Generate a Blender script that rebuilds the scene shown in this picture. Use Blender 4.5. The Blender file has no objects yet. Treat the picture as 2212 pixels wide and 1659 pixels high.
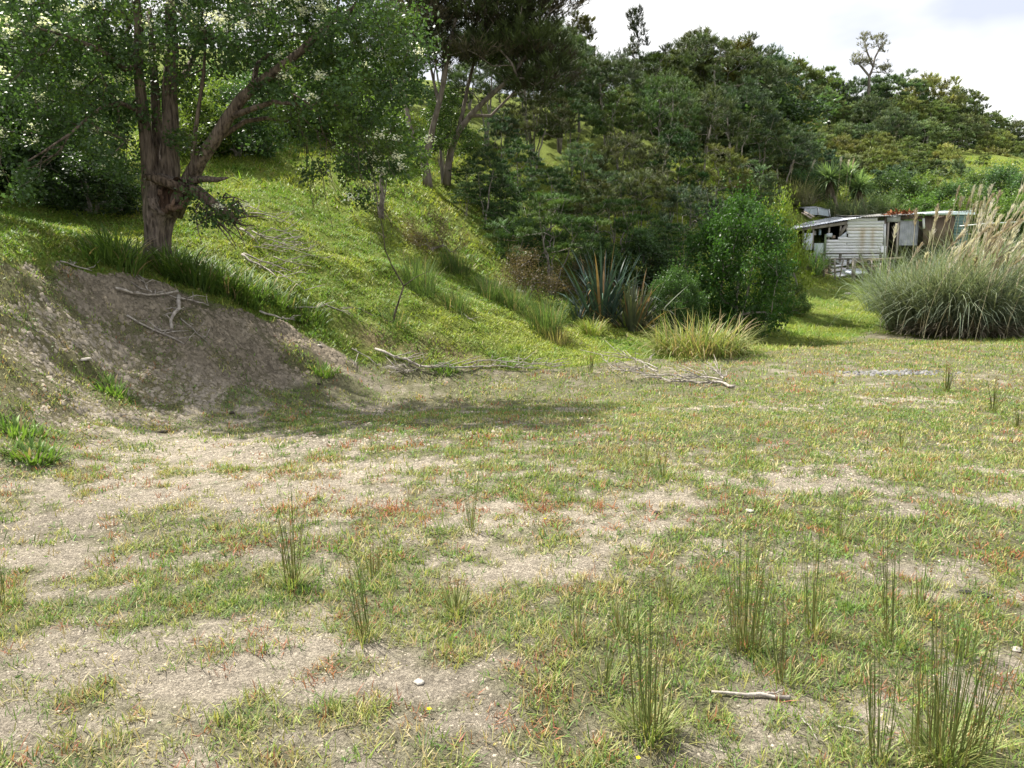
import bpy, math, random
import numpy as np
from mathutils import Vector, Matrix

rng = np.random.default_rng(7)
random.seed(7)
S = bpy.context.scene
COL = S.collection
PI = math.pi

# ------------------------------------------------------------------ camera
CAM_H = 1.65
FPX, CX, CY, HORIZ = 1671.0, 1106.0, 829.5, 590.0      # photo measured in a 2212 x 1659 frame
PITCH = math.atan((CY - HORIZ) / FPX)
cam_d = bpy.data.cameras.new('camera')
cam = bpy.data.objects.new('camera', cam_d); COL.objects.link(cam)
cam.location = (0, 0, CAM_H)
cam.rotation_euler = (PI / 2 - PITCH, 0, 0)
cam_d.sensor_width = 36.0
cam_d.lens = 36.0 * FPX / 2212.0
cam_d.clip_start = 0.05
cam_d.clip_end = 2000.0
S.camera = cam

# ------------------------------------------------------------------ sky and sun
TO_SUN = Vector((-0.50, 0.42, 1.0)).normalized()
SUN_EL = math.asin(TO_SUN.z)
SUN_AZ = math.atan2(TO_SUN.x, TO_SUN.y)
w = bpy.data.worlds.new('World'); S.world = w; w.use_nodes = True
nt = w.node_tree; nt.nodes.clear()
def wn(t): return nt.nodes.new(t)
out = wn('ShaderNodeOutputWorld'); bg = wn('ShaderNodeBackground'); bg.inputs['Strength'].default_value = 0.1
sky = wn('ShaderNodeTexSky'); sky.sky_type = 'NISHITA'; sky.sun_disc = False
sky.sun_elevation = SUN_EL; sky.sun_rotation = SUN_AZ; sky.air_density = 1.0; sky.dust_density = 1.5
tc = wn('ShaderNodeTexCoord')
mp = wn('ShaderNodeMapping'); mp.inputs['Scale'].default_value = (1.0, 1.0, 2.6)
mp.inputs['Location'].default_value = (3.15, 0.4, 0.35)
n1 = wn('ShaderNodeTexNoise'); n1.inputs['Scale'].default_value = 1.7; n1.inputs['Detail'].default_value = 6; n1.inputs['Roughness'].default_value = 0.5
r1 = wn('ShaderNodeValToRGB')                       # cloud cover over blue
r1.color_ramp.elements[0].position = 0.30; r1.color_ramp.elements[0].color = (0, 0, 0, 1)
r1.color_ramp.elements[1].position = 0.42; r1.color_ramp.elements[1].color = (1, 1, 1, 1)
n2 = wn('ShaderNodeTexNoise'); n2.inputs['Scale'].default_value = 2.4; n2.inputs['Detail'].default_value = 5
mp2 = wn('ShaderNodeMapping'); mp2.inputs['Scale'].default_value = (1.0, 1.0, 2.4); mp2.inputs['Location'].default_value = (12.9, 2.0, 1.3); mp2.inputs['Rotation'].default_value = (0, 0, math.radians(24))
r2 = wn('ShaderNodeValToRGB')                       # grey-blue undersides to bright white
r2.color_ramp.elements[0].position = 0.35; r2.color_ramp.elements[0].color = (3.5, 3.75, 4.4, 1)
r2.color_ramp.elements[1].position = 0.56; r2.color_ramp.elements[1].color = (6.1, 6.1, 6.15, 1)
mx = wn('ShaderNodeMix'); mx.data_type = 'RGBA'
L = nt.links.new
L(tc.outputs['Generated'], mp.inputs['Vector']); L(mp.outputs['Vector'], n1.inputs['Vector'])
L(tc.outputs['Generated'], mp2.inputs['Vector']); L(mp2.outputs['Vector'], n2.inputs['Vector'])
L(n1.outputs['Fac'], r1.inputs['Fac']); L(n2.outputs['Fac'], r2.inputs['Fac'])
L(r1.outputs['Color'], mx.inputs['Factor']); L(sky.outputs['Color'], mx.inputs['A']); L(r2.outputs['Color'], mx.inputs['B'])
L(mx.outputs['Result'], bg.inputs['Color']); L(bg.outputs['Background'], out.inputs['Surface'])

sd = bpy.data.lights.new('sun', 'SUN'); sd.energy = 5.0; sd.angle = math.radians(0.6); sd.color = (1.0, 0.95, 0.86)
sun = bpy.data.objects.new('sun', sd); COL.objects.link(sun)
sun.rotation_euler = TO_SUN.to_track_quat('Z', 'Y').to_euler()

S.view_settings.view_transform = 'Standard'; S.view_settings.look = 'None'
S.view_settings.exposure = 1.2; S.view_settings.gamma = 1.0
S.cycles.max_bounces = 6; S.cycles.diffuse_bounces = 3; S.cycles.transmission_bounces = 4; S.cycles.transparent_max_bounces = 4
S.cycles.glossy_bounces = 2

# ------------------------------------------------------------------ helpers: pixels and terrain
def P(px, py, Y):
    """world point at forward distance Y seen at photo point (px, py)"""
    u = (px - CX) / FPX; v = (CY - py) / FPX
    dx = u; dy = math.cos(PITCH) + v * math.sin(PITCH); dz = -math.sin(PITCH) + v * math.cos(PITCH)
    t = Y / dy
    return np.array([dx * t, Y, CAM_H + dz * t])
def PZ(px, py, z):
    u = (px - CX) / FPX; v = (CY - py) / FPX
    dx = u; dy = math.cos(PITCH) + v * math.sin(PITCH); dz = -math.sin(PITCH) + v * math.cos(PITCH)
    t = (z - CAM_H) / dz
    return np.array([dx * t, dy * t, z])

def _hash(ix, iy, s):
    h = (ix.astype(np.int64) * 374761393 + iy.astype(np.int64) * 668265263 + s * 1442695041) & 0x7fffffff
    h = ((h ^ (h >> 13)) * 1274126177) & 0x7fffffff
    h = h ^ (h >> 16)
    return (h & 0xffff) / 65535.0
def vnoise(x, y, s=0):
    x = np.asarray(x, float); y = np.asarray(y, float)
    ix = np.floor(x); iy = np.floor(y); fx = x - ix; fy = y - iy
    fx = fx * fx * (3 - 2 * fx); fy = fy * fy * (3 - 2 * fy)
    a = _hash(ix, iy, s); b = _hash(ix + 1, iy, s); c = _hash(ix, iy + 1, s); d = _hash(ix + 1, iy + 1, s)
    return (a * (1 - fx) + b * fx) * (1 - fy) + (c * (1 - fx) + d * fx) * fy
def fbm(x, y, s=0, o=4):
    r = 0; a = 0.5
    for k in range(o):
        r = r + a * vnoise(np.asarray(x) * 2 ** k + 17.3 * k, np.asarray(y) * 2 ** k - 9.1 * k, s + k); a *= 0.5
    return r / (1 - 0.5 ** o)

ctrl = []
def cp(px, py, Y): ctrl.append(P(px, py, Y))
def cz(px, py, z=0.0): ctrl.append(PZ(px, py, z))
def cw(x, y, z): ctrl.append(np.array([x, y, z], float))
# bank at the left
for a in [(-150, 525, 9.0), (0, 545, 9.6), (120, 565, 10.3), (250, 585, 11.0), (340, 576, 12.3), (450, 648, 11.6), (600, 692, 12.1), (700, 742, 12.3),
          (0, 780, 8.0), (0, 660, 8.8), (250, 760, 9.7), (250, 660, 10.4), (450, 790, 10.2), (450, 720, 10.9), (600, 770, 11.3), (0, 900, 7.1), (250, 860, 9.0)]: cp(*a)
for a in [(0, 1035), (-200, 1100), (250, 935), (450, 892), (640, 836), (800, 806), (1000, 800), (1250, 786), (1400, 766), (500, 1000), (300, 1200), (800, 900), (1100, 900), (100, 1400)]: cz(*a)
# hillside
for a in [(100, 480, 14), (100, 420, 16), (-200, 420, 13), (0, 230, 25), (560, 580, 14), (560, 450, 17), (700, 600, 14.5), (700, 480, 18), (700, 400, 20.5),
          (600, 300, 25), (500, 230, 29), (850, 600, 16), (850, 700, 13.9), (850, 758, 13.0), (900, 500, 20), (900, 420, 23), (1000, 650, 16.2), (1000, 742, 14),
          (1100, 720, 15.3), (1100, 590, 20.5), (1200, 744, 15.4), (1300, 704, 18), (1200, 500, 27), (1400, 570, 25), (1500, 610, 24), (1500, 450, 33), (1620, 480, 34),
          (1650, 420, 40), (1300, 350, 36), (1000, 250, 38), (800, 230, 32), (1400, 300, 48), (1200, 230, 46)]: cp(*a)
# right hand valley
for a in [(1750, 575, 35), (1950, 568, 36), (2100, 570, 37), (1845, 608, 33), (1720, 596, 32), (1790, 655, 27.5), (1750, 705, 23), (1690, 748, 18.8), (1850, 690, 23.5),
          (2040, 722, 21.5), (2212, 742, 18.0), (2212, 660, 27), (2400, 610, 33), (1800, 440, 45), (2000, 425, 48), (2212, 430, 48), (2100, 350, 60), (2400, 420, 50)]: cp(*a)
for a in [(1500, 775), (1620, 766), (1700, 756), (1800, 738), (1950, 800), (2212, 800), (1500, 900), (2000, 1000), (2212, 1200), (1600, 1400), (1200, 1600)]: cz(*a)
for a in [(12, 75, 13), (24, 72, 13), (34, 76, 14.2), (44, 78, 13), (56, 80, 10.5), (70, 70, 9), (80, 110, 10), (40, 120, 12), (0, 80, 17), (-30, 80, 20), (-25, 45, 15), (-40, 20, 13),
          (-20, 12, 5.5), (-14, 5, 3.0), (-16, -10, 3.5), (-40, -25, 8), (0, -12, 0), (14, -14, 0), (18, 4, 0), (20, 14, 0.2), (34, 25, 2), (45, 45, 6), (0, 2, 0), (5, 2, 0), (-4, 2, 0), (60, 0, 3), (-8, 3, 0.7)]: cw(*a)
ctrl = np.array(ctrl)
def _tps():
    n = len(ctrl); xy = ctrl[:, :2]
    d2 = ((xy[:, None] - xy[None]) ** 2).sum(-1)
    K = 0.5 * d2 * np.log(d2 + 1e-9) + np.eye(n) * 0.6
    A = np.zeros((n + 3, n + 3)); A[:n, :n] = K
    A[:n, n] = 1; A[:n, n + 1:] = xy; A[n, :n] = 1; A[n + 1:, :n] = xy.T
    return np.linalg.solve(A, np.concatenate([ctrl[:, 2], np.zeros(3)]))
TW = _tps()
POND = PZ(1690, 746, -0.12)
LIP = np.array([PZ(1480, 775, 0)[:2], PZ(1900, 712, 0)[:2]])
def hz0(x, y):
    x = np.atleast_1d(np.asarray(x, float)).ravel(); y = np.atleast_1d(np.asarray(y, float)).ravel()
    o = np.empty(len(x))
    for i in range(0, len(x), 20000):
        q = np.stack([x[i:i + 20000], y[i:i + 20000]], 1)
        d2 = ((q[:, None] - ctrl[None, :, :2]) ** 2).sum(-1)
        o[i:i + 20000] = (0.5 * d2 * np.log(d2 + 1e-9)) @ TW[:-3] + TW[-3] + q @ TW[-2:]
    return o
# cached height grid for speed
GX = np.arange(-45, 62, 0.25); GY = np.arange(-12, 92, 0.25)
_gx, _gy = np.meshgrid(GX, GY, indexing='ij')
HG = hz0(_gx, _gy).reshape(_gx.shape)
def _bil(x, y):
    fx = np.clip((x - GX[0]) / 0.25, 0, len(GX) - 1.001); fy = np.clip((y - GY[0]) / 0.25, 0, len(GY) - 1.001)
    ix = fx.astype(int); iy = fy.astype(int); fx = fx - ix; fy = fy - iy
    return (HG[ix, iy] * (1 - fx) + HG[ix + 1, iy] * fx) * (1 - fy) + (HG[ix, iy + 1] * (1 - fx) + HG[ix + 1, iy + 1] * fx) * fy
def slopey(x, y):
    return np.hypot(_bil(x + .3, y) - _bil(x - .3, y), _bil(x, y + .3) - _bil(x, y - .3)) / .6
def hz(x, y):
    x = np.atleast_1d(np.asarray(x, float)); y = np.atleast_1d(np.asarray(y, float))
    ins = (x > GX[0]) & (x < GX[-1] - .3) & (y > GY[0]) & (y < GY[-1] - .3)
    z = np.empty(x.shape)
    if ins.any(): z[ins] = _bil(x[ins], y[ins])
    if (~ins).any(): z[~ins] = hz0(x[~ins], y[~ins])
    # flat field stays flat, slight undulation
    z = z + 0.05 * (fbm(x * .35, y * .35, 3, 2) - .5)
    sl = np.clip(slopey(x, y) * 2.2 - 0.15, 0, 1)
    z = z + sl * (0.28 * (fbm(x * 1.1, y * 1.1, 11, 3) - .5) + .16 * (fbm(x * 3.1, y * 3.1, 14, 2) - .5)) + 0.035 * (fbm(x * 1.9, y * 1.9, 5, 2) - .5)
    dp = np.exp(-(((x - POND[0]) / 1.5) ** 2 + ((y - POND[1] - .2) / 0.9) ** 2))
    return z - 0.30 * dp
def h1(x, y): return float(hz(np.array([x]), np.array([y]))[0])
_yy = np.concatenate([np.arange(2, 30, .02), np.arange(30, 110, .1)])
def G(px, py):
    """where the line of sight through a photo point meets the ground"""
    p0 = P(px, py, 1.0); d = p0 - np.array([0, 0, CAM_H])
    pts = np.array([0, 0, CAM_H])[None] + d[None] * _yy[:, None]
    k = np.nonzero(pts[:, 2] < hz(pts[:, 0], pts[:, 1]))[0]
    i = k[0] if len(k) else len(_yy) - 1
    return np.array([pts[i, 0], pts[i, 1], h1(pts[i, 0], pts[i, 1])])
def ground_at(px, Y):
    x = (px - CX) / FPX * Y / math.cos(PITCH)
    return np.array([x, Y, h1(x, Y)])

# ------------------------------------------------------------------ helpers: meshes
def link(o, parent=None):
    COL.objects.link(o)
    if parent is not None: o.parent = parent
    return o
def mesh(name, V, faces, mat, parent=None, col=None, smooth=False, tri=None):
    """faces: list of index arrays (k,3)/(k,4)"""
    me = bpy.data.meshes.new(name)
    V = np.asarray(V, np.float32)
    fs = [np.asarray(f, np.int32) for f in faces if len(f)]
    me.vertices.add(len(V)); me.vertices.foreach_set('co', V.ravel())
    loops = np.concatenate([f.ravel() for f in fs]); tot = np.concatenate([np.full(len(f), f.shape[1], np.int32) for f in fs])
    me.loops.add(len(loops)); me.loops.foreach_set('vertex_index', loops)
    me.polygons.add(len(tot)); me.polygons.foreach_set('loop_start', np.concatenate([[0], np.cumsum(tot)[:-1]]).astype(np.int32))
    if smooth: me.polygons.foreach_set('use_smooth', np.ones(len(tot), bool))
    if col is not None:
        a = me.attributes.new('Col', 'FLOAT_COLOR', 'POINT')
        c = np.ones((len(V), 4), np.float32); c[:, :3] = col
        a.data.foreach_set('color', c.ravel())
    me.update(calc_edges=True)
    me.materials.append(mat)
    return link(bpy.data.objects.new(name, me), parent)
class MB:
    """collects vertices, faces and colours of ONE mesh"""
    def __init__(s): s.V = []; s.F = {3: [], 4: []}; s.C = []; s.n = 0
    def add(s, V, F, c=None):
        V = np.asarray(V, float).reshape(-1, 3)
        for f in F:
            f = np.asarray(f, int)
            if len(f): s.F[f.shape[1]].append(f + s.n)
        s.V.append(V); s.n += len(V)
        s.C.append(np.broadcast_to(np.asarray(c if c is not None else (1, 1, 1), float), (len(V), 3)))
    def build(s, name, mat, parent=None, smooth=False):
        fs = [np.concatenate(v) for v in s.F.values() if v]
        return mesh(name, np.concatenate(s.V), fs, mat, parent, np.concatenate(s.C), smooth)
def thing(name, label, cat, loc=(0, 0, 0), group=None, rz=0.0):
    o = bpy.data.objects.new(name, None); COL.objects.link(o); o.empty_display_size = .2
    o.location = loc; o.rotation_euler = (0, 0, rz)
    return tag(o, label, cat, group)
def tag(o, label, cat, group=None):
    o['label'] = label; o['category'] = cat
    if group: o['group'] = group
    return o
def copy_tree(root, kids_of):
    r = root.copy(); COL.objects.link(r)
    for c in kids_of:
        k = c.copy(); COL.objects.link(k); k.parent = r
    return r

def blades(mb, base, az, length, width, a0, a1, c0, c1, segs=2, twist=None, curve=1.0):
    """tapered curved leaves; a0/a1 lean from vertical at base/tip"""
    base = np.asarray(base, float); n = len(base)
    if n == 0: return
    bc = lambda v: np.broadcast_to(np.asarray(v, float), (n,))
    az, length, width, a0, a1 = map(bc, (az, length, width, a0, a1))
    hx = np.stack([np.cos(az), np.sin(az), np.zeros(n)], 1)
    tw = az + PI / 2 + (bc(twist) if twist is not None else 0)
    sx = np.stack([np.cos(tw), np.sin(tw), np.zeros(n)], 1)
    pos = base.copy(); rows = []
    ts = np.linspace(0, 1, segs + 1)
    for k, t in enumerate(ts):
        wv = width * (1 - t ** 2.2) * (0.75 + .25 * min(1, t * 4)) * .5
        if k == segs: rows.append(pos[:, None])
        else: rows.append(np.stack([pos - sx * wv[:, None], pos + sx * wv[:, None]], 1))
        th = a0 + (a1 - a0) * ((t + .5 / segs) ** curve)
        pos = pos + (hx * np.sin(th)[:, None] + np.array([0, 0, 1.]) * np.cos(th)[:, None]) * (length / segs)[:, None]
    V = np.concatenate(rows, 1)                     # n, 2*segs+1, 3
    m = 2 * segs + 1
    o = (np.arange(n) * m)[:, None]
    quads = [o + np.array([[2 * k, 2 * k + 1, 2 * k + 3, 2 * k + 2]]) for k in range(segs - 1)]
    tri = o + np.array([[2 * segs - 2, 2 * segs - 1, 2 * segs]])
    c0 = np.broadcast_to(np.asarray(c0, float), (n, 3)); c1 = np.broadcast_to(np.asarray(c1, float), (n, 3))
    tt = np.repeat(ts, 2)[:-1][None, :, None]
    C = c0[:, None] * (1 - tt) + c1[:, None] * tt
    F = ([np.concatenate(quads)] if quads else []) + [tri]
    mb.add(V.reshape(-1, 3), F, C.reshape(-1, 3))
def rvec(n, r=None):
    r = r or rng
    v = r.normal(size=(n, 3)); return v / np.linalg.norm(v, axis=1)[:, None]
def leaves(mb, pos, size, col, r=None, up=0.4, ratio=.55, down=0.0):
    """diamond leaves, random facing, biased to face upward"""
    pos = np.asarray(pos, float); n = len(pos)
    if n == 0: return
    size = np.broadcast_to(np.asarray(size, float), (n,))
    nor = rvec(n, r) + np.array([0, 0, up]); nor /= np.linalg.norm(nor, axis=1)[:, None]
    d = rvec(n, r) + np.array([0, 0, -down]); d -= nor * (d * nor).sum(1)[:, None]; d /= np.linalg.norm(d, axis=1)[:, None] + 1e-9
    s = np.cross(nor, d)
    L_ = size[:, None]
    V = np.stack([pos, pos + d * L_ * .45 + s * L_ * ratio * .5 + nor * L_ * .06, pos + d * L_, pos + d * L_ * .45 - s * L_ * ratio * .5 + nor * L_ * .06], 1)
    F = (np.arange(n) * 4)[:, None] + np.array([[0, 1, 2, 3]])
    mb.add(V.reshape(-1, 3), [F], np.repeat(np.broadcast_to(np.asarray(col, float), (n, 3)), 4, axis=0))
def jitcol(c, n, a=.25, r=None):
    r = r or rng
    k = 1 + r.uniform(-a, a, (n, 1)); h = 1 + r.uniform(-a * .4, a * .4, (n, 3))
    return np.asarray(c)[None] * k * h
def tube(mb, pts, rad, sides=6, col=(1, 1, 1), cap=True):
    pts = np.asarray(pts, float); rad = np.broadcast_to(np.asarray(rad, float), (len(pts),))
    tan = np.gradient(pts, axis=0); tan /= np.linalg.norm(tan, axis=1)[:, None] + 1e-9
    ref = np.array([0.31, 0.17, 0.93]) if abs(tan[0] @ np.array([0.31, 0.17, 0.93])) < .9 else np.array([1., 0, 0])
    u = ref - tan[0] * (ref @ tan[0]); u /= np.linalg.norm(u)
    an = np.arange(sides) / sides * 2 * PI
    V = []
    for p, t, r_ in zip(pts, tan, rad):
        u = u - t * (u @ t); u /= np.linalg.norm(u) + 1e-9
        v = np.cross(t, u)
        V.append(p + (np.cos(an)[:, None] * u + np.sin(an)[:, None] * v) * r_)
    m = len(pts); V = np.concatenate(V)
    i = np.arange(sides); j = (i + 1) % sides
    F = np.concatenate([np.stack([k * sides + i, k * sides + j, (k + 1) * sides + j, (k + 1) * sides + i], 1) for k in range(m - 1)])
    fs = [F]
    if cap:
        V = np.concatenate([V, pts[-1:], pts[:1]])
        fs.append(np.stack([(m - 1) * sides + i, (m - 1) * sides + j, np.full(sides, m * sides)], 1))
        fs.append(np.stack([j, i, np.full(sides, m * sides + 1)], 1))
    mb.add(V, fs, col)
BOXF = np.array([[0, 3, 2, 1], [4, 5, 6, 7], [0, 1, 5, 4], [1, 2, 6, 5], [2, 3, 7, 6], [3, 0, 4, 7]])
def box(mb, x0, x1, y0, y1, z0, z1, col=(1, 1, 1), jit=0.0):
    V = np.array([[x0, y0, z0], [x1, y0, z0], [x1, y1, z0], [x0, y1, z0], [x0, y0, z1], [x1, y0, z1], [x1, y1, z1], [x0, y1, z1]], float)
    if jit: V += rng.uniform(-jit, jit, V.shape)
    mb.add(V, [BOXF], col)
def bar(mb, a, b, wd, th, col=(1, 1, 1), upv=(0, 0, 1)):
    """a board from a to b, wd across, th thick"""
    a = np.asarray(a, float); b = np.asarray(b, float); t = b - a; L_ = np.linalg.norm(t); t /= L_
    s = np.cross(t, upv); s /= np.linalg.norm(s) + 1e-9; u = np.cross(s, t)
    V = []
    for p in (a, b):
        for ss, uu in ((-1, -1), (1, -1), (1, 1), (-1, 1)): V.append(p + s * ss * wd / 2 + u * uu * th / 2)
    mb.add(V, [np.array([[0, 1, 2, 3], [7, 6, 5, 4], [0, 4, 5, 1], [1, 5, 6, 2], [2, 6, 7, 3], [3, 7, 4, 0]])], col)

# ------------------------------------------------------------------ materials
def mat_base(name):
    m = bpy.data.materials.new(name); m.use_nodes = True
    t = m.node_tree; t.nodes.clear()
    return m, t, t.nodes.new('ShaderNodeOutputMaterial')
def leaf_mat(name, transl=0.35, rough=0.5, spec=0.3, tint=(1, 1, 1), var=.18):
    m, t, o = mat_base(name); N = t.nodes.new; K = t.links.new
    at = N('ShaderNodeAttribute'); at.attribute_name = 'Col'
    oi = N('ShaderNodeObjectInfo')
    mu = N('ShaderNodeMix'); mu.data_type = 'RGBA'; mu.blend_type = 'MULTIPLY'; mu.inputs['Factor'].default_value = 1
    K(at.outputs['Color'], mu.inputs['A']); K(oi.outputs['Color'], mu.inputs['B'])
    hs = N('ShaderNodeHueSaturation')
    mr = N('ShaderNodeMapRange'); mr.inputs['To Min'].default_value = 1 - var; mr.inputs['To Max'].default_value = 1 + var
    K(oi.outputs['Random'], mr.inputs['Value']); K(mr.outputs['Result'], hs.inputs['Value']); K(mu.outputs['Result'], hs.inputs['Color'])
    p = N('ShaderNodeBsdfPrincipled'); p.inputs['Roughness'].default_value = rough; p.inputs['Specular IOR Level'].default_value = spec
    K(hs.outputs['Color'], p.inputs['Base Color'])
    tr = N('ShaderNodeBsdfTranslucent')
    tm = N('ShaderNodeMix'); tm.data_type = 'RGBA'; tm.blend_type = 'MULTIPLY'; tm.inputs['Factor'].default_value = 1; tm.inputs['B'].default_value = (1.25, 1.3, .7, 1)
    K(hs.outputs['Color'], tm.inputs['A']); K(tm.outputs['Result'], tr.inputs['Color'])
    ms = N('ShaderNodeMixShader'); ms.inputs['Fac'].default_value = transl
    K(p.outputs[0], ms.inputs[1]); K(tr.outputs[0], ms.inputs[2]); K(ms.outputs[0], o.inputs['Surface'])
    return m
def rough_mat(name, c1, c2, scale=8.0, rough=.85, bump=.4, bscale=30.0, stretch=(1, 1, 1), use_col=False, metal=0.0, spec=.2, bdist=.02, detail=6):
    m, t, o = mat_base(name); N = t.nodes.new; K = t.links.new
    tcn = N('ShaderNodeTexCoord'); mpn = N('ShaderNodeMapping'); mpn.inputs['Scale'].default_value = stretch
    K(tcn.outputs['Object'], mpn.inputs['Vector'])
    a = N('ShaderNodeTexNoise'); a.inputs['Scale'].default_value = scale; a.inputs['Detail'].default_value = detail; K(mpn.outputs[0], a.inputs['Vector'])
    rp = N('ShaderNodeValToRGB'); rp.color_ramp.elements[0].position = .35; rp.color_ramp.elements[1].position = .65
    rp.color_ramp.elements[0].color = (*c1, 1); rp.color_ramp.elements[1].color = (*c2, 1); K(a.outputs['Fac'], rp.inputs['Fac'])
    src = rp.outputs['Color']
    if use_col:
        at = N('ShaderNodeAttribute'); at.attribute_name = 'Col'
        mu = N('ShaderNodeMix'); mu.data_type = 'RGBA'; mu.blend_type = 'MULTIPLY'; mu.inputs['Factor'].default_value = 1
        K(src, mu.inputs['A']); K(at.outputs['Color'], mu.inputs['B']); src = mu.outputs['Result']
    p = N('ShaderNodeBsdfPrincipled'); p.inputs['Roughness'].default_value = rough; p.inputs['Metallic'].default_value = metal; p.inputs['Specular IOR Level'].default_value = spec
    K(src, p.inputs['Base Color'])
    b = N('ShaderNodeTexNoise'); b.inputs['Scale'].default_value = bscale; b.inputs['Detail'].default_value = 5; K(mpn.outputs[0], b.inputs['Vector'])
    bp = N('ShaderNodeBump'); bp.inputs['Strength'].default_value = bump; bp.inputs['Distance'].default_value = bdist
    K(b.outputs['Fac'], bp.inputs['Height']); K(bp.outputs[0], p.inputs['Normal']); K(p.outputs[0], o.inputs['Surface'])
    return m
M = {}
M['grass'] = leaf_mat('grass_blades', .30, .55, .25)
M['leaf'] = leaf_mat('broad_leaves', .38, .45, .35)
M['needle'] = leaf_mat('fine_foliage', .16, .6, .2)
M['flaxleaf'] = leaf_mat('flax_leaves', .12, .38, .5)
M['plume'] = leaf_mat('plumes', .35, .8, .1)
M['petal'] = leaf_mat('petals', .3, .6, .2)
M['bark'] = rough_mat('bark', (.055, .043, .035), (.23, .185, .15), 24, .92, 1.0, 26, (1, 1, .16), True, bdist=.06)
M['kbark'] = rough_mat('pale_bark', (.13, .11, .095), (.30, .27, .24), 9, .9, .7, 30, (1, 1, .3), True)
M['deadwood'] = rough_mat('dead_wood', (.20, .175, .15), (.40, .365, .32), 18, .85, .6, 40, (1, 1, .4), True)
M['clod'] = rough_mat('soil_clods', (.75, .74, .72), (1.1, 1.08, 1.05), 20, .95, .6, 60, use_col=True, spec=.05)
M['paint'] = rough_mat('flaking_white_paint', (.76, .77, .78), (.88, .89, .90), 3.5, .6, .25, 40, (1, 1, 4), True)
M['timber'] = rough_mat('grey_timber', (.16, .14, .12), (.30, .27, .24), 6, .85, .6, 35, (1, 1, .3), True)
M['tin'] = rough_mat('galvanised_iron', (.34, .36, .38), (.52, .54, .56), 3, .42, .2, 12, use_col=True, metal=.55, spec=.5)
M['sheet'] = rough_mat('painted_sheet', (.55, .56, .57), (.74, .75, .77), 4, .5, .2, 12, use_col=True)
M['stone'] = rough_mat('stone', (.7, .7, .7), (1.1, 1.1, 1.1), 12, .9, .5, 40, use_col=True)

# ground material: soil and turf mixed from vertex data plus grain
def ground_mat():
    m, t, o = mat_base('soil_and_turf'); N = t.nodes.new; K = t.links.new
    at = N('ShaderNodeAttribute'); at.attribute_name = 'Col'
    tcn = N('ShaderNodeTexCoord')
    def noise(sc, det=5, ro=.6):
        n = N('ShaderNodeTexNoise'); n.inputs['Scale'].default_value = sc; n.inputs['Detail'].default_value = det; n.inputs['Roughness'].default_value = ro
        K(tcn.outputs['Object'], n.inputs['Vector']); return n
    def vor(sc, feat='DISTANCE_TO_EDGE'):
        n = N('ShaderNodeTexVoronoi'); n.feature = feat; n.inputs['Scale'].default_value = sc
        d = N('ShaderNodeMixRGB'); d.blend_type = 'ADD'; d.inputs['Fac'].default_value = .25
        K(tcn.outputs['Object'], d.inputs['Color1']); K(nz.outputs['Color'], d.inputs['Color2']); K(d.outputs[0], n.inputs['Vector']); return n
    nz = noise(9, 3)
    na = noise(16, 8, .75); nb = noise(75, 5, .7)
    v1 = vor(34)
    def ramp(src, p0, p1, c0, c1):
        r = N('ShaderNodeValToRGB'); r.color_ramp.elements[0].position = p0; r.color_ramp.elements[1].position = p1
        r.color_ramp.elements[0].color = (*c0, 1); r.color_ramp.elements[1].color = (*c1, 1); K(src, r.inputs['Fac']); return r
    g1 = ramp(na.outputs['Fac'], .35, .65, (.62, .61, .60), (1.2, 1.19, 1.17))
    g2 = ramp(v1.outputs['Distance'], .0, .05, (.86, .85, .84), (1, 1, 1))
    g3 = ramp(nb.outputs['Fac'], .36, .62, (.58, .57, .56), (1.15, 1.15, 1.14))
    cur = at.outputs['Color']
    for g in (g1, g2, g3):
        mu = N('ShaderNodeMix'); mu.data_type = 'RGBA'; mu.blend_type = 'MULTIPLY'; mu.inputs['Factor'].default_value = 1
        K(cur, mu.inputs['A']); K(g.outputs['Color'], mu.inputs['B']); cur = mu.outputs['Result']
    p = N('ShaderNodeBsdfPrincipled'); p.inputs['Roughness'].default_value = .95; p.inputs['Specular IOR Level'].default_value = .08
    K(cur, p.inputs['Base Color'])
    ad = N('ShaderNodeMath'); ad.operation = 'ADD'; mn = N('ShaderNodeMath'); mn.operation = 'MINIMUM'; mn.inputs[1].default_value = .08
    K(v1.outputs['Distance'], mn.inputs[0])
    sc = N('ShaderNodeMath'); sc.operation = 'MULTIPLY'; sc.inputs[1].default_value = 2.0; K(mn.outputs[0], sc.inputs[0])
    K(sc.outputs[0], ad.inputs[0]); K(na.outputs['Fac'], ad.inputs[1])
    a2 = N('ShaderNodeMath'); a2.operation = 'ADD'; K(ad.outputs[0], a2.inputs[0])
    s2 = N('ShaderNodeMath'); s2.operation = 'MULTIPLY'; s2.inputs[1].default_value = .5; K(nb.outputs['Fac'], s2.inputs[0]); K(s2.outputs[0], a2.inputs[1])
    bp = N('ShaderNodeBump'); bp.inputs['Strength'].default_value = 1.0; bp.inputs['Distance'].default_value = .045
    K(a2.outputs[0], bp.inputs['Height']); K(bp.outputs[0], p.inputs['Normal']); K(p.outputs[0], o.inputs['Surface'])
    return m
M['ground'] = ground_mat()
def water_mat():
    m, t, o = mat_base('pond_water')
    p = t.nodes.new('ShaderNodeBsdfPrincipled'); p.inputs['Base Color'].default_value = (.03, .035, .02, 1); p.inputs['Roughness'].default_value = .06
    n = t.nodes.new('ShaderNodeTexNoise'); n.inputs['Scale'].default_value = 6; b = t.nodes.new('ShaderNodeBump'); b.inputs['Strength'].default_value = .05
    t.links.new(n.outputs['Fac'], b.inputs['Height']); t.links.new(b.outputs[0], p.inputs['Normal']); t.links.new(p.outputs[0], o.inputs['Surface'])
    return m
M['water'] = water_mat()

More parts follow.
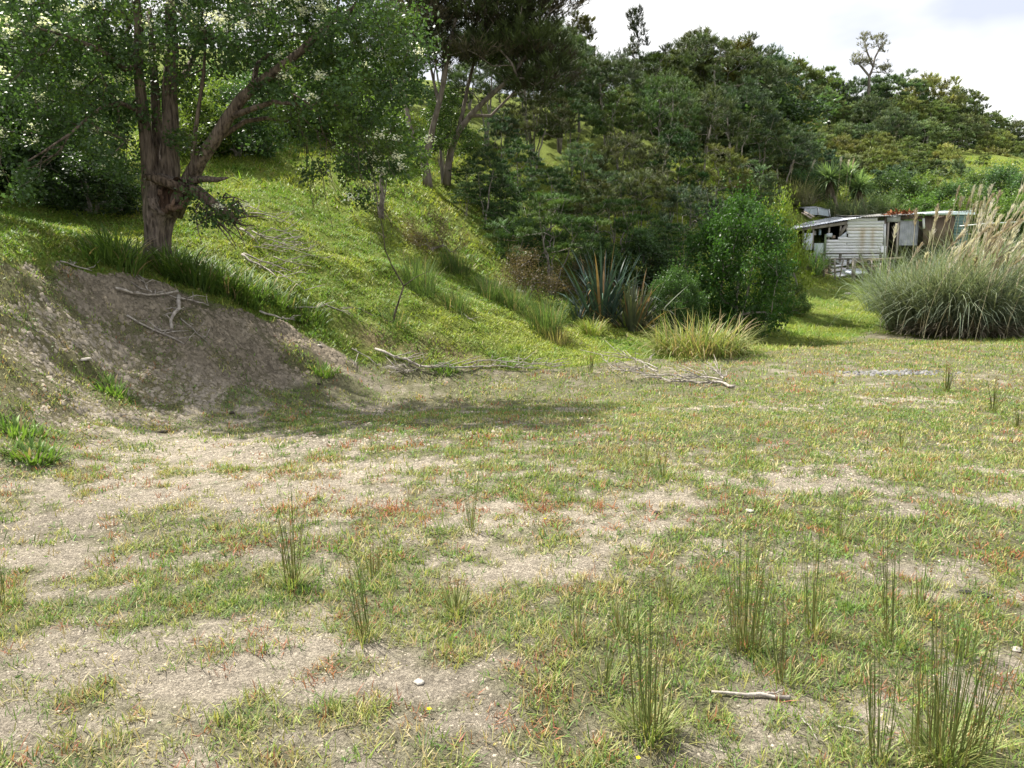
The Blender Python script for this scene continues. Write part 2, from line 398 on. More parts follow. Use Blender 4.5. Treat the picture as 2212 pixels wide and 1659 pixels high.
# ------------------------------------------------------------------ ground cover masks (world space)
def gpt(px, py): return G(px, py)[:2]
BARE = [(450, 980, 1.4, .8, .95), (700, 965, 1.3, .5, .9), (250, 1080, .9, .6, .8), (620, 1070, 1.1, .5, .8), (900, 1000, 1.0, .4, .7), (1000, 893, 1.6, .3, .7), (1400, 885, 1.5, .25, .6),
        (1050, 1100, .8, .3, .6), (1250, 1120, .7, .28, .6), (1480, 1085, .6, .2, .6), (1700, 1040, .7, .22, .8), (1150, 1245, .55, .16, .8), (560, 1200, .4, .12, .8), (100, 1200, .5, .2, .8),
        (60, 1130, .7, .3, .8), (200, 1440, .42, .13, .9), (450, 1480, .45, .13, .9), (750, 1395, .35, .09, .9), (880, 1480, .4, .13, .9), (960, 1570, .3, .1, .9), (150, 1560, .4, .1, .8), (620, 1590, .3, .08, .7),
        (1060, 1490, .2, .08, .6), (1000, 1640, .3, .06, .7), (1980, 1235, .4, .2, .9), (2110, 1290, .35, .13, .9), (2190, 1085, .5, .18, .8), (2180, 1430, .2, .09, .7), (1560, 1635, .14, .05, .7),
        (1950, 1010, .6, .15, .5), (1850, 1180, .3, .1, .5), (1560, 1180, .4, .12, .5), (1700, 880, .9, .2, .5), (350, 1640, .3, .06, .6)]
BARE = [(*gpt(a, b), rx, ry, wt) for a, b, rx, ry, wt in BARE]
GREEN = [(650, 1290, .8, .22, .8), (250, 1320, .6, .2, .8), (900, 1330, .5, .15, .8), (1600, 950, 1.5, .5, .5), (1900, 900, 2, .8, .5), (1200, 860, 2, .3, .4), (40, 930, .5, .4, 1.0), (130, 980, .5, .3, .9),
         (1100, 1350, .7, .25, .6), (1800, 1350, .6, .3, .4), (1400, 1500, .5, .2, .5), (500, 800, .8, .25, .5), (700, 805, .9, .2, .8), (240, 850, .3, .25, .7), (800, 893, .5, .12, .9)]
GREEN = [(*gpt(a, b), rx, ry, wt) for a, b, rx, ry, wt in GREEN]
RED = [(880, 1100, 1.0, .2, 1), (1150, 1105, .6, .2, .8), (640, 1040, .8, .3, .5), (1320, 1120, .5, .2, .7), (600, 1430, .3, .1, .8), (550, 1180, .4, .12, .8), (2190, 1210, .3, .15, .8), (250, 1060, .6, .3, .5), (900, 1480, .5, .2, .5), (1000, 960, 1.2, .3, .4)]
RED = [(*gpt(a, b), rx, ry, wt) for a, b, rx, ry, wt in RED]
BANKDARK = [(*gpt(a_, b_), .9, .7, 1) for a_, b_ in [(480, 700), (600, 735), (350, 645), (690, 765), (560, 760), (250, 625), (430, 740)]]
def gsum(L_, x, y):
    r = np.zeros(np.shape(x))
    for cx, cy, rx, ry, wt in L_: r = np.maximum(r, wt * np.exp(-(((x - cx) / rx) ** 2 + ((y - cy) / ry) ** 2) * .9))
    return r
BANKP = np.array([gpt(*a) for a in [(-160, 560), (0, 562), (120, 575), (250, 592), (350, 612), (450, 658), (600, 697), (700, 747), (800, 797), (640, 818), (520, 845), (430, 890), (300, 930), (180, 935), (60, 890), (-160, 960)]])
def inpoly(x, y, poly):
    c = np.zeros(np.shape(x), bool); n = len(poly)
    for i in range(n):
        x0, y0 = poly[i]; x1, y1 = poly[(i + 1) % n]
        k = ((y0 > y) != (y1 > y)) & (x < (x1 - x0) * (y - y0) / (y1 - y0 + 1e-12) + x0)
        c ^= k
    return c
def bank(x, y):
    jx = (fbm(x * 2.2, y * 2.2, 41, 3) - .5) * .5; jy = (fbm(x * 2.2, y * 2.2, 47, 3) - .5) * .5
    return inpoly(x + jx, y + jy, BANKP)
TOE = np.array([gpt(*a) for a in [(-160, 556), (0, 558), (120, 571), (250, 588), (350, 608), (450, 654), (600, 693), (700, 743)]] + [PZ(*a, 0)[:2] for a in [(800, 806), (1000, 800), (1250, 790), (1400, 772), (1480, 776), (1620, 768), (1780, 742), (1880, 716), (2212, 740), (2500, 745)]])
def beyond_toe(x, y):
    ty = np.interp(x, TOE[:, 0], TOE[:, 1], left=TOE[0, 1], right=TOE[-1, 1])
    return (y > ty)
def cover(x, y):
    """fraction of ground that is plant covered"""
    n = fbm(x * 1.1, y * 1.1, 21, 4); n2 = fbm(x * 4.2, y * 4.2, 25, 3)
    n3 = fbm(x * 11., y * 11., 29, 2)
    g = .90 + (n - .5) * 1.3 + (n2 - .5) * 1.7 + (n3 - .5) * 1.7 - 1.05 * gsum(BARE, x, y) + .8 * gsum(GREEN, x, y) + .18 * np.clip((x + .5) / 3, -.6, 1) + .12 * np.clip((y - 9) / 4, 0, 1)
    g = np.maximum(g, .16 * (n2 + n3))
    b = bank(x, y)
    g = np.where(b, .58 + (n - .5) * 1.5 + (n2 - .5) * 1.2 + .9 * gsum(GREEN, x, y) - .42 * gsum(BANKDARK, x, y), g)
    hill = beyond_toe(x, y) & ~b
    g = np.where(hill | ((x < -5) & (y > 8) & ~b), 1.0, g)
    return np.clip(g, 0, 1)

# ------------------------------------------------------------------ ground sheet
def axis(*segs):
    return np.unique(np.round(np.concatenate([np.arange(a, b, s) for a, b, s in segs]), 4))
xs = axis((-150, -45, 8), (-45, -14, 1.5), (-14, -9, .4), (-9, 9, .09), (9, 20, .25), (20, 40, 1), (40, 200, 6))
ys = axis((-60, -6, 6), (-6, 1.6, .6), (1.6, 16.5, .09), (16.5, 26, .25), (26, 45, .5), (45, 90, 1.5), (90, 240, 8))
gx, gy = np.meshgrid(xs, ys, indexing='ij')
gx = gx.ravel(); gy = gy.ravel()
gz = hz(gx, gy)
near = (gy < 17) & (np.abs(gx) < 10)
cov = cover(gx, gy)
bk = bank(gx, gy)
soil = np.array([.44, .39, .315]); soil_b = np.array([.25, .215, .165])
turf = np.array([.14, .15, .06]); hillc = np.array([.19, .24, .05])
sm = fbm(gx * .8, gy * .8, 61, 4)[:, None]
c_soil = soil[None] * (.85 + .35 * sm)
kb = np.clip((gx + 5.9) / 1.5, 0, 1)[:, None]
BRN = [(*gpt(a_, b_), .9, .7, 1) for a_, b_ in [(480, 700), (600, 735), (350, 645), (690, 765), (560, 760), (250, 625), (430, 740)]]
kb = np.clip(gsum(BRN, gx, gy) * 1.25 + (fbm(gx * 2.5, gy * 2.5, 71, 3) - .5) * .9, 0, 1)[:, None]
c_soil = np.where(bk[:, None], (soil * np.array([.80, .80, .66]))[None] * (1 - kb) + soil_b[None] * kb, c_soil) * (.8 + .4 * sm)
mixv = np.clip(cov * 1.15 - .2, 0, 1)[:, None] * .8
hillm = (beyond_toe(gx, gy) & ~bk) | ((gx < -5) & (gy > 8) & ~bk)
colr = c_soil * (1 - mixv) + turf[None] * mixv
colr = np.where(hillm[:, None], hillc[None] * (.7 + .6 * sm), colr)
# a bare earth scar at the foot of the grassy slope
scar = np.maximum.reduce([np.exp(-(((gx - c[0]) / .5) ** 2 + ((gy - c[1]) / .25) ** 2)) for c in [gpt(970, 768), gpt(900, 755), gpt(820, 735), gpt(1010, 780)]])[:, None]
colr = colr * (1 - scar * .8) + np.array([.30, .22, .15]) * scar * .8
nx, ny = len(xs), len(ys)
gi = (np.arange(nx - 1)[:, None] * ny + np.arange(ny - 1)[None]).ravel()
GF = np.stack([gi, gi + ny, gi + ny + 1, gi + 1], 1)
g_ob = mesh('ground', np.stack([gx, gy, gz], 1), [GF], M['ground'], None, colr, True)
g_ob['kind'] = 'structure'

# pond
pm = MB(); an = np.arange(36) / 36 * 2 * PI
pr = 1 + .15 * np.sin(an * 3 + 1) + .1 * np.sin(an * 5)
pv = np.stack([POND[0] + 1.6 * np.cos(an) * pr, POND[1] + .25 + 1.0 * np.sin(an) * pr, np.full(36, -.17)], 1)
pm.add(np.concatenate([pv, [[POND[0], POND[1] + .25, -.17]]]), [np.stack([np.arange(36), (np.arange(36) + 1) % 36, np.full(36, 36)], 1)])
pond = pm.build('pond_water', M['water']); pond['kind'] = 'structure'

# ------------------------------------------------------------------ grass
def scatter(n, x0, x1, y0, y1, fan=None):
    x = rng.uniform(x0, x1, n); y = rng.uniform(y0, y1, n)
    if fan is not None:
        k = np.abs(x) < fan * y + 1.2; x = x[k]; y = y[k]
    return x, y
def tufts(mb, x, y, nb, lmin, lmax, wd, cols, spread=.03, lean=(.1, 1.1), droop=.5, segs=2, r=rng):
    n = len(x)
    if n == 0: return
    bx = np.repeat(x, nb) + r.normal(0, spread, n * nb); by = np.repeat(y, nb) + r.normal(0, spread, n * nb)
    sc = np.repeat(r.uniform(.6, 1.25, n), nb)
    base = np.stack([bx, by, hz(bx, by) - .004], 1)
    m = n * nb
    c = np.repeat(cols, nb, axis=0) * (1 + r.uniform(-.28, .28, (m, 1))) * (1 + r.uniform(-.1, .1, (m, 3)))
    a0 = r.uniform(*lean, m)
    blades(mb, base, r.uniform(0, 2 * PI, m), r.uniform(lmin, lmax, m) * sc, wd * r.uniform(.6, 1.3, m), a0, a0 + r.uniform(0, droop, m), c * .8, c * 1.1, segs, r.uniform(-.6, .6, m))
PAL = np.array([[.14, .225, .05], [.21, .28, .065], [.30, .31, .10], [.12, .20, .06], [.42, .36, .19], [.34, .15, .085], [.20, .25, .11]])
def pick_cols(x, y, r=rng):
    n = len(x)
    u = r.uniform(0, 1, n); red = gsum(RED, x, y); g = gsum(GREEN, x, y)
    f = fbm(x * .7, y * .7, 81, 3)
    dry = np.clip((f - .42) * 3, 0, 1) * (1 - g)
    idx = np.where(u < .30 + .3 * g, 0, np.where(u < .52, 1, np.where(u < .62, 3, np.where(u < .70, 6, 2))))
    idx = np.where(r.uniform(0, 1, n) < dry * .45, 2, idx)
    idx = np.where(r.uniform(0, 1, n) < dry * .3 + .10, 4, idx)
    idx = np.where(r.uniform(0, 1, n) < red * .6 + .07, 5, idx)
    return PAL[idx] * (1 + r.uniform(-.15, .15, (n, 1)))
gm = MB()
for (y0, y1, dens, nb, l0, l1, wd, sp) in [(1.9, 4.2, 520, 13, .022, .078, .0050, .026), (4.2, 7.0, 270, 12, .024, .08, .0075, .036), (7.0, 11.0, 105, 12, .03, .075, .0115, .055), (11.0, 20.0, 40, 11, .035, .085, .018, .095)]:
    wdt = .74 * y1 + 1.2
    x, y = scatter(int(dens * 2 * wdt * (y1 - y0)), -wdt, wdt, y0, y1, .74)
    c = cover(x, y); hl = beyond_toe(x, y) | bank(x, y) | (x < -5.2)
    k = (rng.uniform(0, 1, len(x)) < c ** 1.3) & ~(beyond_toe(x, y) & (x < 4)) & ~((x < -4.5) & (y > 8.8) & ~bank(x, y))
    x, y = x[k], y[k]
    tufts(gm, x, y, nb, l0, l1, wd, pick_cols(x, y), sp, (.15, 1.25), .5)
grass = gm.build('grass', M['grass']); grass['kind'] = 'stuff'; grass['label'] = 'short patchy green, yellow and reddish grass over the dry flat'; grass['category'] = 'grass'
# low leafy mat between the blades
lm = MB()
x, y = scatter(150000, -9, 9, 1.9, 11, .74)
k = rng.uniform(0, 1, len(x)) < np.clip(cover(x, y) ** 2 * (3.5 / y) ** .7, 0, 1) * .75
x, y = x[k], y[k]
cc = np.where(rng.uniform(0, 1, (len(x), 1)) < .55, np.array([[.11, .19, .05]]), np.array([[.22, .24, .07]])) * (1 + rng.uniform(-.3, .3, (len(x), 1)))
leaves(lm, np.stack([x, y, hz(x, y) + rng.uniform(.002, .02, len(x))], 1), rng.uniform(.012, .03, len(x)) * (y / 4.5) ** .55, cc, up=1.2)
lo = lm.build('ground_cover', M['grass']); lo['kind'] = 'stuff'; lo['label'] = 'tiny clover-like leaves matted between the grass blades'; lo['category'] = 'ground cover'
# green hillside: long soft grass and creeping cover
hm = MB()
def hill_grass(n, x0, x1, y0, y1, nb, l0, l1, wd, sp, cols, segs=2):
    x, y = scatter(n, x0, x1, y0, y1)
    k = (beyond_toe(x, y) | ((x < -4.0) & (y > 8.5))) & ~bank(x, y) & (np.abs(x) < .74 * y + 2.5)
    k &= ((x - POND[0]) / 1.7) ** 2 + ((y - POND[1] - .2) / 1.1) ** 2 > 1
    x, y = x[k], y[k]
    f = fbm(x * .9, y * .9, 91, 3); u = rng.uniform(0, 1, len(x))
    ix = np.where(f + (u - .5) * .35 < .46, 0, np.where(f + (u - .5) * .35 < .58, 1, 2))
    ix = np.where(rng.uniform(0, 1, len(x)) < .06, 3, ix)
    tufts(hm, x, y, nb, l0, l1, wd, np.asarray(cols)[ix], sp, (.5, 1.35), .7, segs)
HC = [[.15, .255, .045], [.25, .345, .055], [.33, .375, .07], [.38, .34, .17]]
hill_grass(21000, -13, 5, 8.5, 19, 13, .035, .115, .016, .075, HC)
hill_grass(11000, -20, 8, 19, 34, 11, .09, .22, .045, .16, HC, 1)
hill_grass(9000, 4, 22, 15, 34, 10, .08, .20, .03, .14, HC, 1)
hill_grass(4000, 8, 40, 34, 62, 9, .2, .55, .08, .35, HC, 1)
ho = hm.build('hillside_grass', M['grass']); ho['kind'] = 'stuff'; ho['label'] = 'soft yellow-green grass covering the slope behind the flat'; ho['category'] = 'grass'
# clods of dry soil
cmb = MB()
def clods(n, x0, x1, y0, y1, smin, smax, cond):
    x, y = scatter(n, x0, x1, y0, y1, .74)
    k = cond(x, y); x, y = x[k], y[k]; n = len(x)
    s = rng.uniform(smin, smax, n) * rng.uniform(.5, 1.3, n) * (y / 6) ** .5
    ang = rng.uniform(0, 2 * PI, (n, 1)) + np.array([[0, 1.25, 2.5, 3.8, 5.0]]) + rng.uniform(-.3, .3, (n, 5))
    rr = s[:, None] * rng.uniform(.6, 1.2, (n, 5))
    z0 = hz(x, y)[:, None]
    rx_ = x[:, None] + rr * np.cos(ang); ry_ = y[:, None] + rr * np.sin(ang)
    ring = np.stack([rx_, ry_, hz(rx_.ravel(), ry_.ravel()).reshape(rx_.shape) - s[:, None] * .12 + rng.uniform(-.1, .3, (n, 5)) * s[:, None]], 2)
    top = np.stack([x + rng.normal(0, .2, n) * s, y + rng.normal(0, .2, n) * s, z0[:, 0] + s * rng.uniform(.25, .9, n)], 1)[:, None]
    V = np.concatenate([ring, top], 1)
    o = (np.arange(n) * 6)[:, None]
    F = np.concatenate([o + np.array([[a, (a + 1) % 5, 5]]) for a in range(5)])
    kb = (np.clip(gsum(BRN, x, y) * 1.25 + (fbm(x * 2.5, y * 2.5, 71, 3) - .5) * .9, 0, 1) * bank(x, y))[:, None]
    c = soil[None] * np.where(bank(x, y), .84, 1.0)[:, None] * (1 - kb) + soil_b[None] * kb
    c = c * .86 * (1 + rng.uniform(-.35, .12, (n, 1)))
    cmb.add(V.reshape(-1, 3), [F], np.repeat(c, 6, axis=0))
clods(110000, -7, 7, 1.9, 6.5, .003, .0115, lambda x, y: (rng.uniform(0, 1, len(x)) < (1.02 - cover(x, y)) ** 1.2) & ~beyond_toe(x, y))
clods(50000, -8, 8, 6, 11, .006, .018, lambda x, y: (rng.uniform(0, 1, len(x)) < (1 - cover(x, y)) ** 1.2) & ~beyond_toe(x, y))
clods(60000, -9, -1.5, 6.3, 13, .010, .032, lambda x, y: bank(x, y) & (rng.uniform(0, 1, len(x)) > cover(x, y) * 1.15))
co = cmb.build('soil_clods', M['clod']); co['kind'] = 'stuff'; co['label'] = 'loose dry clods of pale soil on bare ground and bank'; co['category'] = 'soil'

# ------------------------------------------------------------------ tree machinery
def nrm(v): return v / (np.linalg.norm(v) + 1e-9)
class Skeleton:
    def __init__(s, seed=0):
        s.p = []; s.par = []; s.fix = []; s.r = np.random.default_rng(seed); s.tips = []
    def path(s, pts, rad=None, parent=-1):
        ids = []
        for i, q in enumerate(pts):
            s.p.append(np.asarray(q, float)); s.par.append(parent); s.fix.append(0.0 if rad is None else rad[i]); parent = len(s.p) - 1; ids.append(parent)
        return ids
    def near(s, q):
        return int(np.argmin(((np.array(s.p) - np.asarray(q)) ** 2).sum(1)))
    def reach(s, targets, step=.4, wob=.05, minz=-1e9, lift=.35, up_pen=.8):
        for t in targets:
            A = np.array(s.p); d = A - t
            dist = np.linalg.norm(d, axis=1)
            cost = dist * (1 + up_pen * np.clip(d[:, 2] + .15, 0, 3)) + (A[:, 2] < minz) * 50
            i = int(np.argmin(cost)); a = A[i]
            L_ = dist[i]
            if L_ < 1e-3: continue
            pd = nrm(a - A[s.par[i]]) if s.par[i] >= 0 else np.array([0, 0, 1.])
            c = a + (pd * .6 + np.array([0, 0, lift])) * L_ * .45
            k = max(2, int(math.ceil(L_ / step)))
            pts = []
            for m in range(1, k + 1):
                u = m / k
                q = a * (1 - u) ** 2 + c * 2 * u * (1 - u) + t * u * u
                if m < k: q = q + s.r.normal(0, wob * min(1, L_), 3)
                pts.append(q)
            ids = s.path(pts, None, i); s.tips.append(ids[-1])
    def radii(s, rbase, rtip):
        n = len(s.p); cnt = np.zeros(n); ch = [[] for _ in range(n)]
        for i, q in enumerate(s.par):
            if q >= 0: ch[q].append(i)
        for i in range(n - 1, -1, -1):
            cnt[i] = max(1.0, cnt[i]) if not ch[i] else cnt[i]
            if s.par[i] >= 0: cnt[s.par[i]] += cnt[i]
        e = math.log(rbase / rtip) / math.log(max(cnt.max(), 2))
        r = rtip * cnt ** e
        fx = np.array(s.fix); r = np.where(fx > 0, fx, r)
        for i, q in enumerate(s.par):
            if q >= 0 and fx[i] <= 0: r[i] = min(r[i], r[q] * (.92 if len(ch[q]) == 1 or fx[q] <= 0 else .6))
        s.rad = np.maximum(r, rtip * .8); s.ch = ch; s.cnt = cnt
    def tubes(s, mb, col=(1, 1, 1), jit=.15, big=9):
        starts = [(-1, i) for i, q in enumerate(s.par) if q < 0]
        while starts:
            par, i = starts.pop()
            pts = []; rr = []
            if par >= 0: pts.append(s.p[par]); rr.append(min(s.rad[par], s.rad[i] * 1.25))
            while True:
                pts.append(s.p[i]); rr.append(s.rad[i])
                c = s.ch[i]
                if not c: break
                m = max(c, key=lambda j: (s.rad[j], s.cnt[j]))
                for j in c:
                    if j != m: starts.append((i, j))
                i = m
            if len(pts) < 2: continue
            r0 = max(rr); sides = big if r0 > .1 else 6 if r0 > .03 else 4 if r0 > .012 else 3
            tube(mb, pts, rr, sides, np.asarray(col) * (1 + s.r.uniform(-jit, jit)), cap=r0 > .02)

def sprays(mb, c, rx, rz, ntw, nsp, ln, wd, col, r, up=.7):
    """a clump of feathery foliage: twigs fanning from the clump's underside, small sprays along each"""
    az = r.uniform(0, 2 * PI, ntw); q = np.sqrt(r.uniform(0, 1, ntw))
    ex = np.stack([np.cos(az) * q * rx, np.sin(az) * q * rx, rz * (1 - q ** 2 * .9) * r.uniform(.55, 1.1, ntw)], 1)
    st = np.stack([np.cos(az) * q * rx * .45, np.sin(az) * q * rx * .45, np.full(ntw, -rz * .5)], 1)
    t = r.uniform(.25, 1.05, (ntw, nsp))
    pos = c + st[:, None] * (1 - t[..., None]) + ex[:, None] * t[..., None] + r.normal(0, rx * .05, (ntw, nsp, 3))
    m = ntw * nsp
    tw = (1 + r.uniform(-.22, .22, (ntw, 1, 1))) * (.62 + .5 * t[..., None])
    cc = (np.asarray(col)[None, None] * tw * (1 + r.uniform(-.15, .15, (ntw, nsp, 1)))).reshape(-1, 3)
    azs = (az[:, None] + r.normal(0, .9, (ntw, nsp))).ravel()
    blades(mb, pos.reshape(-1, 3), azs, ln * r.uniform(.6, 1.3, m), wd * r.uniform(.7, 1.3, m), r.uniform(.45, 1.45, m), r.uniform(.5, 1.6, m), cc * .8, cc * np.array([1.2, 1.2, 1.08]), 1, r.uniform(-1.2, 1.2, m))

def kanuka(seed, H=8.0, stems=3, spread=2.6, bare=.45, nclump=64, ntw=13, nsp=26, col=(.085, .105, .04), lean=0.0, flat=.36, ln=.22, wd=.06, layered=False, dome=False):
    """fine-leaved tree: several sinuous stems, flat-topped feathery clumps. Returns (trunk mesh, crown mesh) objects"""
    r = np.random.default_rng(seed); sk = Skeleton(seed)
    ends = []
    for k in range(stems):
        a = 2 * PI * k / stems + r.uniform(-.5, .5); top = H * r.uniform(.55, .75); out = spread * r.uniform(.2, .5) * (1 if stems > 1 else .3)
        pts = []; n = 9
        for i in range(n + 1):
            u = i / n
            pts.append(np.array([math.cos(a) * (.05 + out * u ** 1.3) + lean * u * top + r.normal(0, .05), math.sin(a) * (.05 + out * u ** 1.3) + r.normal(0, .05), u * top - .25 * (i == 0)]))
        sk.path(pts); ends.append(pts[-1])
    T = []; tries = 0
    while len(T) < nclump and tries < nclump * 40:
        tries += 1
        u = r.uniform(0, 1) ** .75
        z = H * (bare + (1 - bare) * u)
        prof = math.sin(PI * (.16 + .80 * u)) ** .7 if not layered else (1.02 - .75 * u)
        q = math.sqrt(r.uniform(.1, 1)); a = r.uniform(0, 2 * PI)
        p = np.array([math.cos(a) * q * spread * prof + lean * z, math.sin(a) * q * spread * prof, z - q * q * H * .06])
        if dome:
            d = rvec(1, r)[0]; d[2] = abs(d[2]) * 1.25 - .35; d = d / np.linalg.norm(d); kf = r.uniform(.82, 1.02) * (1 + .16 * math.sin(3 * math.atan2(d[1], d[0]) + seed))
            p = np.array([d[0] * spread * kf + lean * H, d[1] * spread * kf, H * (bare + (1 - bare) * (.42 + .55 * d[2] * kf))])
        if all(np.linalg.norm((p - o) * np.array([1, 1, 1.9])) > spread * .22 for o in T): T.append(p)
    T.sort(key=lambda p: np.hypot(p[0], p[1]) + .2 * p[2])
    sk.reach(T, .5, .06, lift=.25)
    sk.radii(.045 + .0085 * H, .011)
    tb = MB(); sk.tubes(tb, (1, 1, 1))
    cb = MB()
    for p in T:
        rx = spread * r.uniform(.16, .27)
        v = (1 + r.uniform(-.25, .3)) * np.array([1 + r.uniform(-.08, .16), 1, 1 + r.uniform(-.15, .1)])
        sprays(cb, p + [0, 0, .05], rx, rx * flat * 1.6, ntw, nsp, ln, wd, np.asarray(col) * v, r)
    return tb.build('trunk', M['kbark'], None, True), cb.build('crown', M['needle'])

def broadleaf(seed, H=4.0, R=2.0, nclump=60, nl=110, size=.09, col=(.06, .12, .025), base=.05, crad=.45, taper=.5, ratio=.5, up=.5):
    """leafy bush or small tree"""
    r = np.random.default_rng(seed); sk = Skeleton(seed)
    for k in range(4):
        a = k * PI / 2 + r.uniform(-.5, .5); n = 7
        sk.path([np.array([math.cos(a) * (.06 + R * .25 * (i / n)), math.sin(a) * (.06 + R * .25 * (i / n)), H * .6 * i / n - .2 * (i == 0)]) + r.normal(0, .03, 3) for i in range(n + 1)])
    T = []; tries = 0
    while len(T) < nclump and tries < nclump * 40:
        tries += 1
        z = r.uniform(base, .94); prof = (1 - abs(z - .42) ** 2.0 * 2.4) if z < .42 else max(.12, 1 - ((z - .42) / .58) ** (1 / taper))
        q = r.uniform(.35, 1) ** .6; a = r.uniform(0, 2 * PI)
        bump = 1 + .22 * math.sin(a * 3 + seed + z * 5)
        p = np.array([math.cos(a) * q * R * prof * bump, math.sin(a) * q * R * prof * bump, z * H])
        if all(np.linalg.norm(p - o) > crad * .62 for o in T): T.append(p)
    T.sort(key=lambda p: np.linalg.norm(p))
    sk.reach(T, .35, .05, lift=.1)
    sk.radii(.07 + .01 * H, .006)
    tb = MB(); sk.tubes(tb)
    cb = MB()
    for p in T:
        d = r.normal(size=(nl, 3)); d /= np.linalg.norm(d, axis=1)[:, None]
        pos = p + d * (crad * r.uniform(.25, 1.05, (nl, 1)) ** .7) * np.array([1, 1, .8])
        v = (1 + r.uniform(-.22, .25))
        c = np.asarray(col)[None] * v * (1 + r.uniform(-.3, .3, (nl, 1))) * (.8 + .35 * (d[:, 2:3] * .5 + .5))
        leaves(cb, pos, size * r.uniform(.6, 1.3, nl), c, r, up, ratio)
        ntw = 3                                    # leafy shoots poking out of the outline
        sd_ = nrm(np.array([p[0], p[1], p[2] * .5 + .4])) + r.normal(0, .3, (ntw, 3))
        for q in sd_:
            tt = r.uniform(.5, 1.5, 12)[:, None]
            leaves(cb, p + q[None] * crad * tt + r.normal(0, .03, (12, 3)), size * r.uniform(.6, 1.1, 12), np.asarray(col)[None] * v * 1.25 * (1 + r.uniform(-.2, .2, (12, 1))), r, up, ratio)
    return tb.build('trunk', M['kbark'], None, True), cb.build('crown', M['leaf'])

PROTO = {}
def proto(key, H, parts): PROTO[key] = dict(H=H, parts=parts, used=False)
def plant(key, name, label, cat, loc, height, rz=0.0, group=None, tint=(1, 1, 1), sxy=1.0):
    """stand a copy of a prototype tree on the ground; the first one uses the prototype's own objects"""
    p = PROTO[key]; s = height / p['H']
    e = thing(name, label, cat, loc, group, rz); e.scale = (s * sxy, s * sxy, s)
    for o in p['parts']:
        k = o if not p['used'] else o.copy()
        if p['used']: COL.objects.link(k)
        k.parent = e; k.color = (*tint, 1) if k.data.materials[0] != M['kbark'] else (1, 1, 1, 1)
    p['used'] = True
    return e

proto('k1', 8.0, kanuka(101, 8, 3, 3.0, .40, 74, col=(.085, .135, .066)))
proto('k2', 8.0, kanuka(102, 8, 4, 3.2, .36, 80, col=(.095, .138, .07), dome=True))
proto('k3', 8.0, kanuka(103, 8, 2, 2.6, .42, 66, col=(.072, .12, .062)))
proto('k4', 8.0, kanuka(104, 8, 3, 3.4, .38, 84, col=(.105, .148, .075), flat=.3, dome=True))
proto('low', 5.0, kanuka(105, 5, 4, 2.9, .40, 60, ntw=13, nsp=30, col=(.075, .13, .048), flat=.22, ln=.17, wd=.045))
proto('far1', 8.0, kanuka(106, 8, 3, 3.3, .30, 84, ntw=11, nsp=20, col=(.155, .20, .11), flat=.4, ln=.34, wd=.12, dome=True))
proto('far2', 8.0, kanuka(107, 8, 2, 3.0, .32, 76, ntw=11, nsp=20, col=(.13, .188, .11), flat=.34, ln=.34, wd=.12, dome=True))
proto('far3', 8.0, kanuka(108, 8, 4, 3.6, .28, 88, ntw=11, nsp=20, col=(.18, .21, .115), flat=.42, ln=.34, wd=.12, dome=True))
proto('cone', 9.0, kanuka(109, 9, 1, 2.5, .14, 100, ntw=11, nsp=22, col=(.09, .11, .045), flat=.45, layered=True, ln=.28, wd=.08))
proto('column', 9.0, kanuka(110, 9, 1, 1.7, .40, 44, ntw=6, nsp=11, col=(.07, .09, .045), flat=.8, layered=True, ln=.34, wd=.10))
proto('bush', 4.0, broadleaf(201, 4.0, 2.0, 120, 170, .12, (.055, .125, .022)))
proto('shrub', 2.5, broadleaf(202, 2.5, 1.6, 60, 120, .12, (.10, .15, .045), crad=.4))
proto('shrub2', 3.0, broadleaf(203, 3.0, 1.8, 60, 120, .15, (.085, .14, .05), crad=.45))
proto('scrub', 1.6, broadleaf(204, 1.6, 1.1, 44, 110, .08, (.11, .085, .045), crad=.32, ratio=.3))
PK = ['k1', 'k2', 'k3', 'k4']

def tree(key, name, label, px, Y, top, group=None, tint=(1, 1, 1), rz=None, sxy=1.0, hmin=1.0, base_py=None, cat='tree'):
    if base_py is not None: b = G(px, base_py)
    else: b = ground_at(px, Y)
    h = max(hmin, P(px, top, b[1])[2] - b[2])
    return plant(key, name, label, cat, (b[0], b[1], b[2] - .05), h, random.uniform(0, 6.28) if rz is None else rz, group, tint, sxy)

# ------------------------------------------------------------------ forest beyond the flat
ORD = ['first', 'second', 'third', 'fourth', 'fifth', 'sixth', 'seventh', 'eighth', 'ninth', 'tenth', 'eleventh', 'twelfth', 'thirteenth', 'fourteenth', 'fifteenth', 'sixteenth', 'seventeenth', 'eighteenth']
def T_(k): return tuple(k * c for c in (1, 1, 1))
SPEC = [  # key, px, Y, top py, label, tint, width factor
    ('cone', 1245, 40, 28, 'tall cone-shaped tree standing against the white sky, left of the thin dark spire', (1.15, 1.05, .95), 1.0),
    ('column', 1356, 42, 14, 'thin dark spire of a tree poking highest into the white sky', (.75, .8, .85), .9),
    ('cone', 1480, 46, 66, 'broad pointed tree on the skyline between the thin spire and the ridge', (1.15, 1.12, .95), 1.25),
    ('cone', 1570, 46, 84, 'olive brown pointed tree on the skyline, right end of the near ridge', (1.35, 1.15, .85), 1.2),
    ('low', 1190, 20, 412, 'low flat-topped tree with pale forked stems above the flax', (1.15, 1.2, .95), 1.0),
    ('low', 1330, 23, 425, 'flat-topped young tree directly behind the flax clump', (1.1, 1.2, .95), 1.0),
    ('low', 1420, 25, 470, 'small layered tree between the flax and the big round bush', (.95, 1.1, .9), 1.0),
    ('k3', 1050, 23.5, 318, 'slim reddish-stemmed tree standing alone at the edge of the sunny slope', (1, 1, .9), 1.0),
]
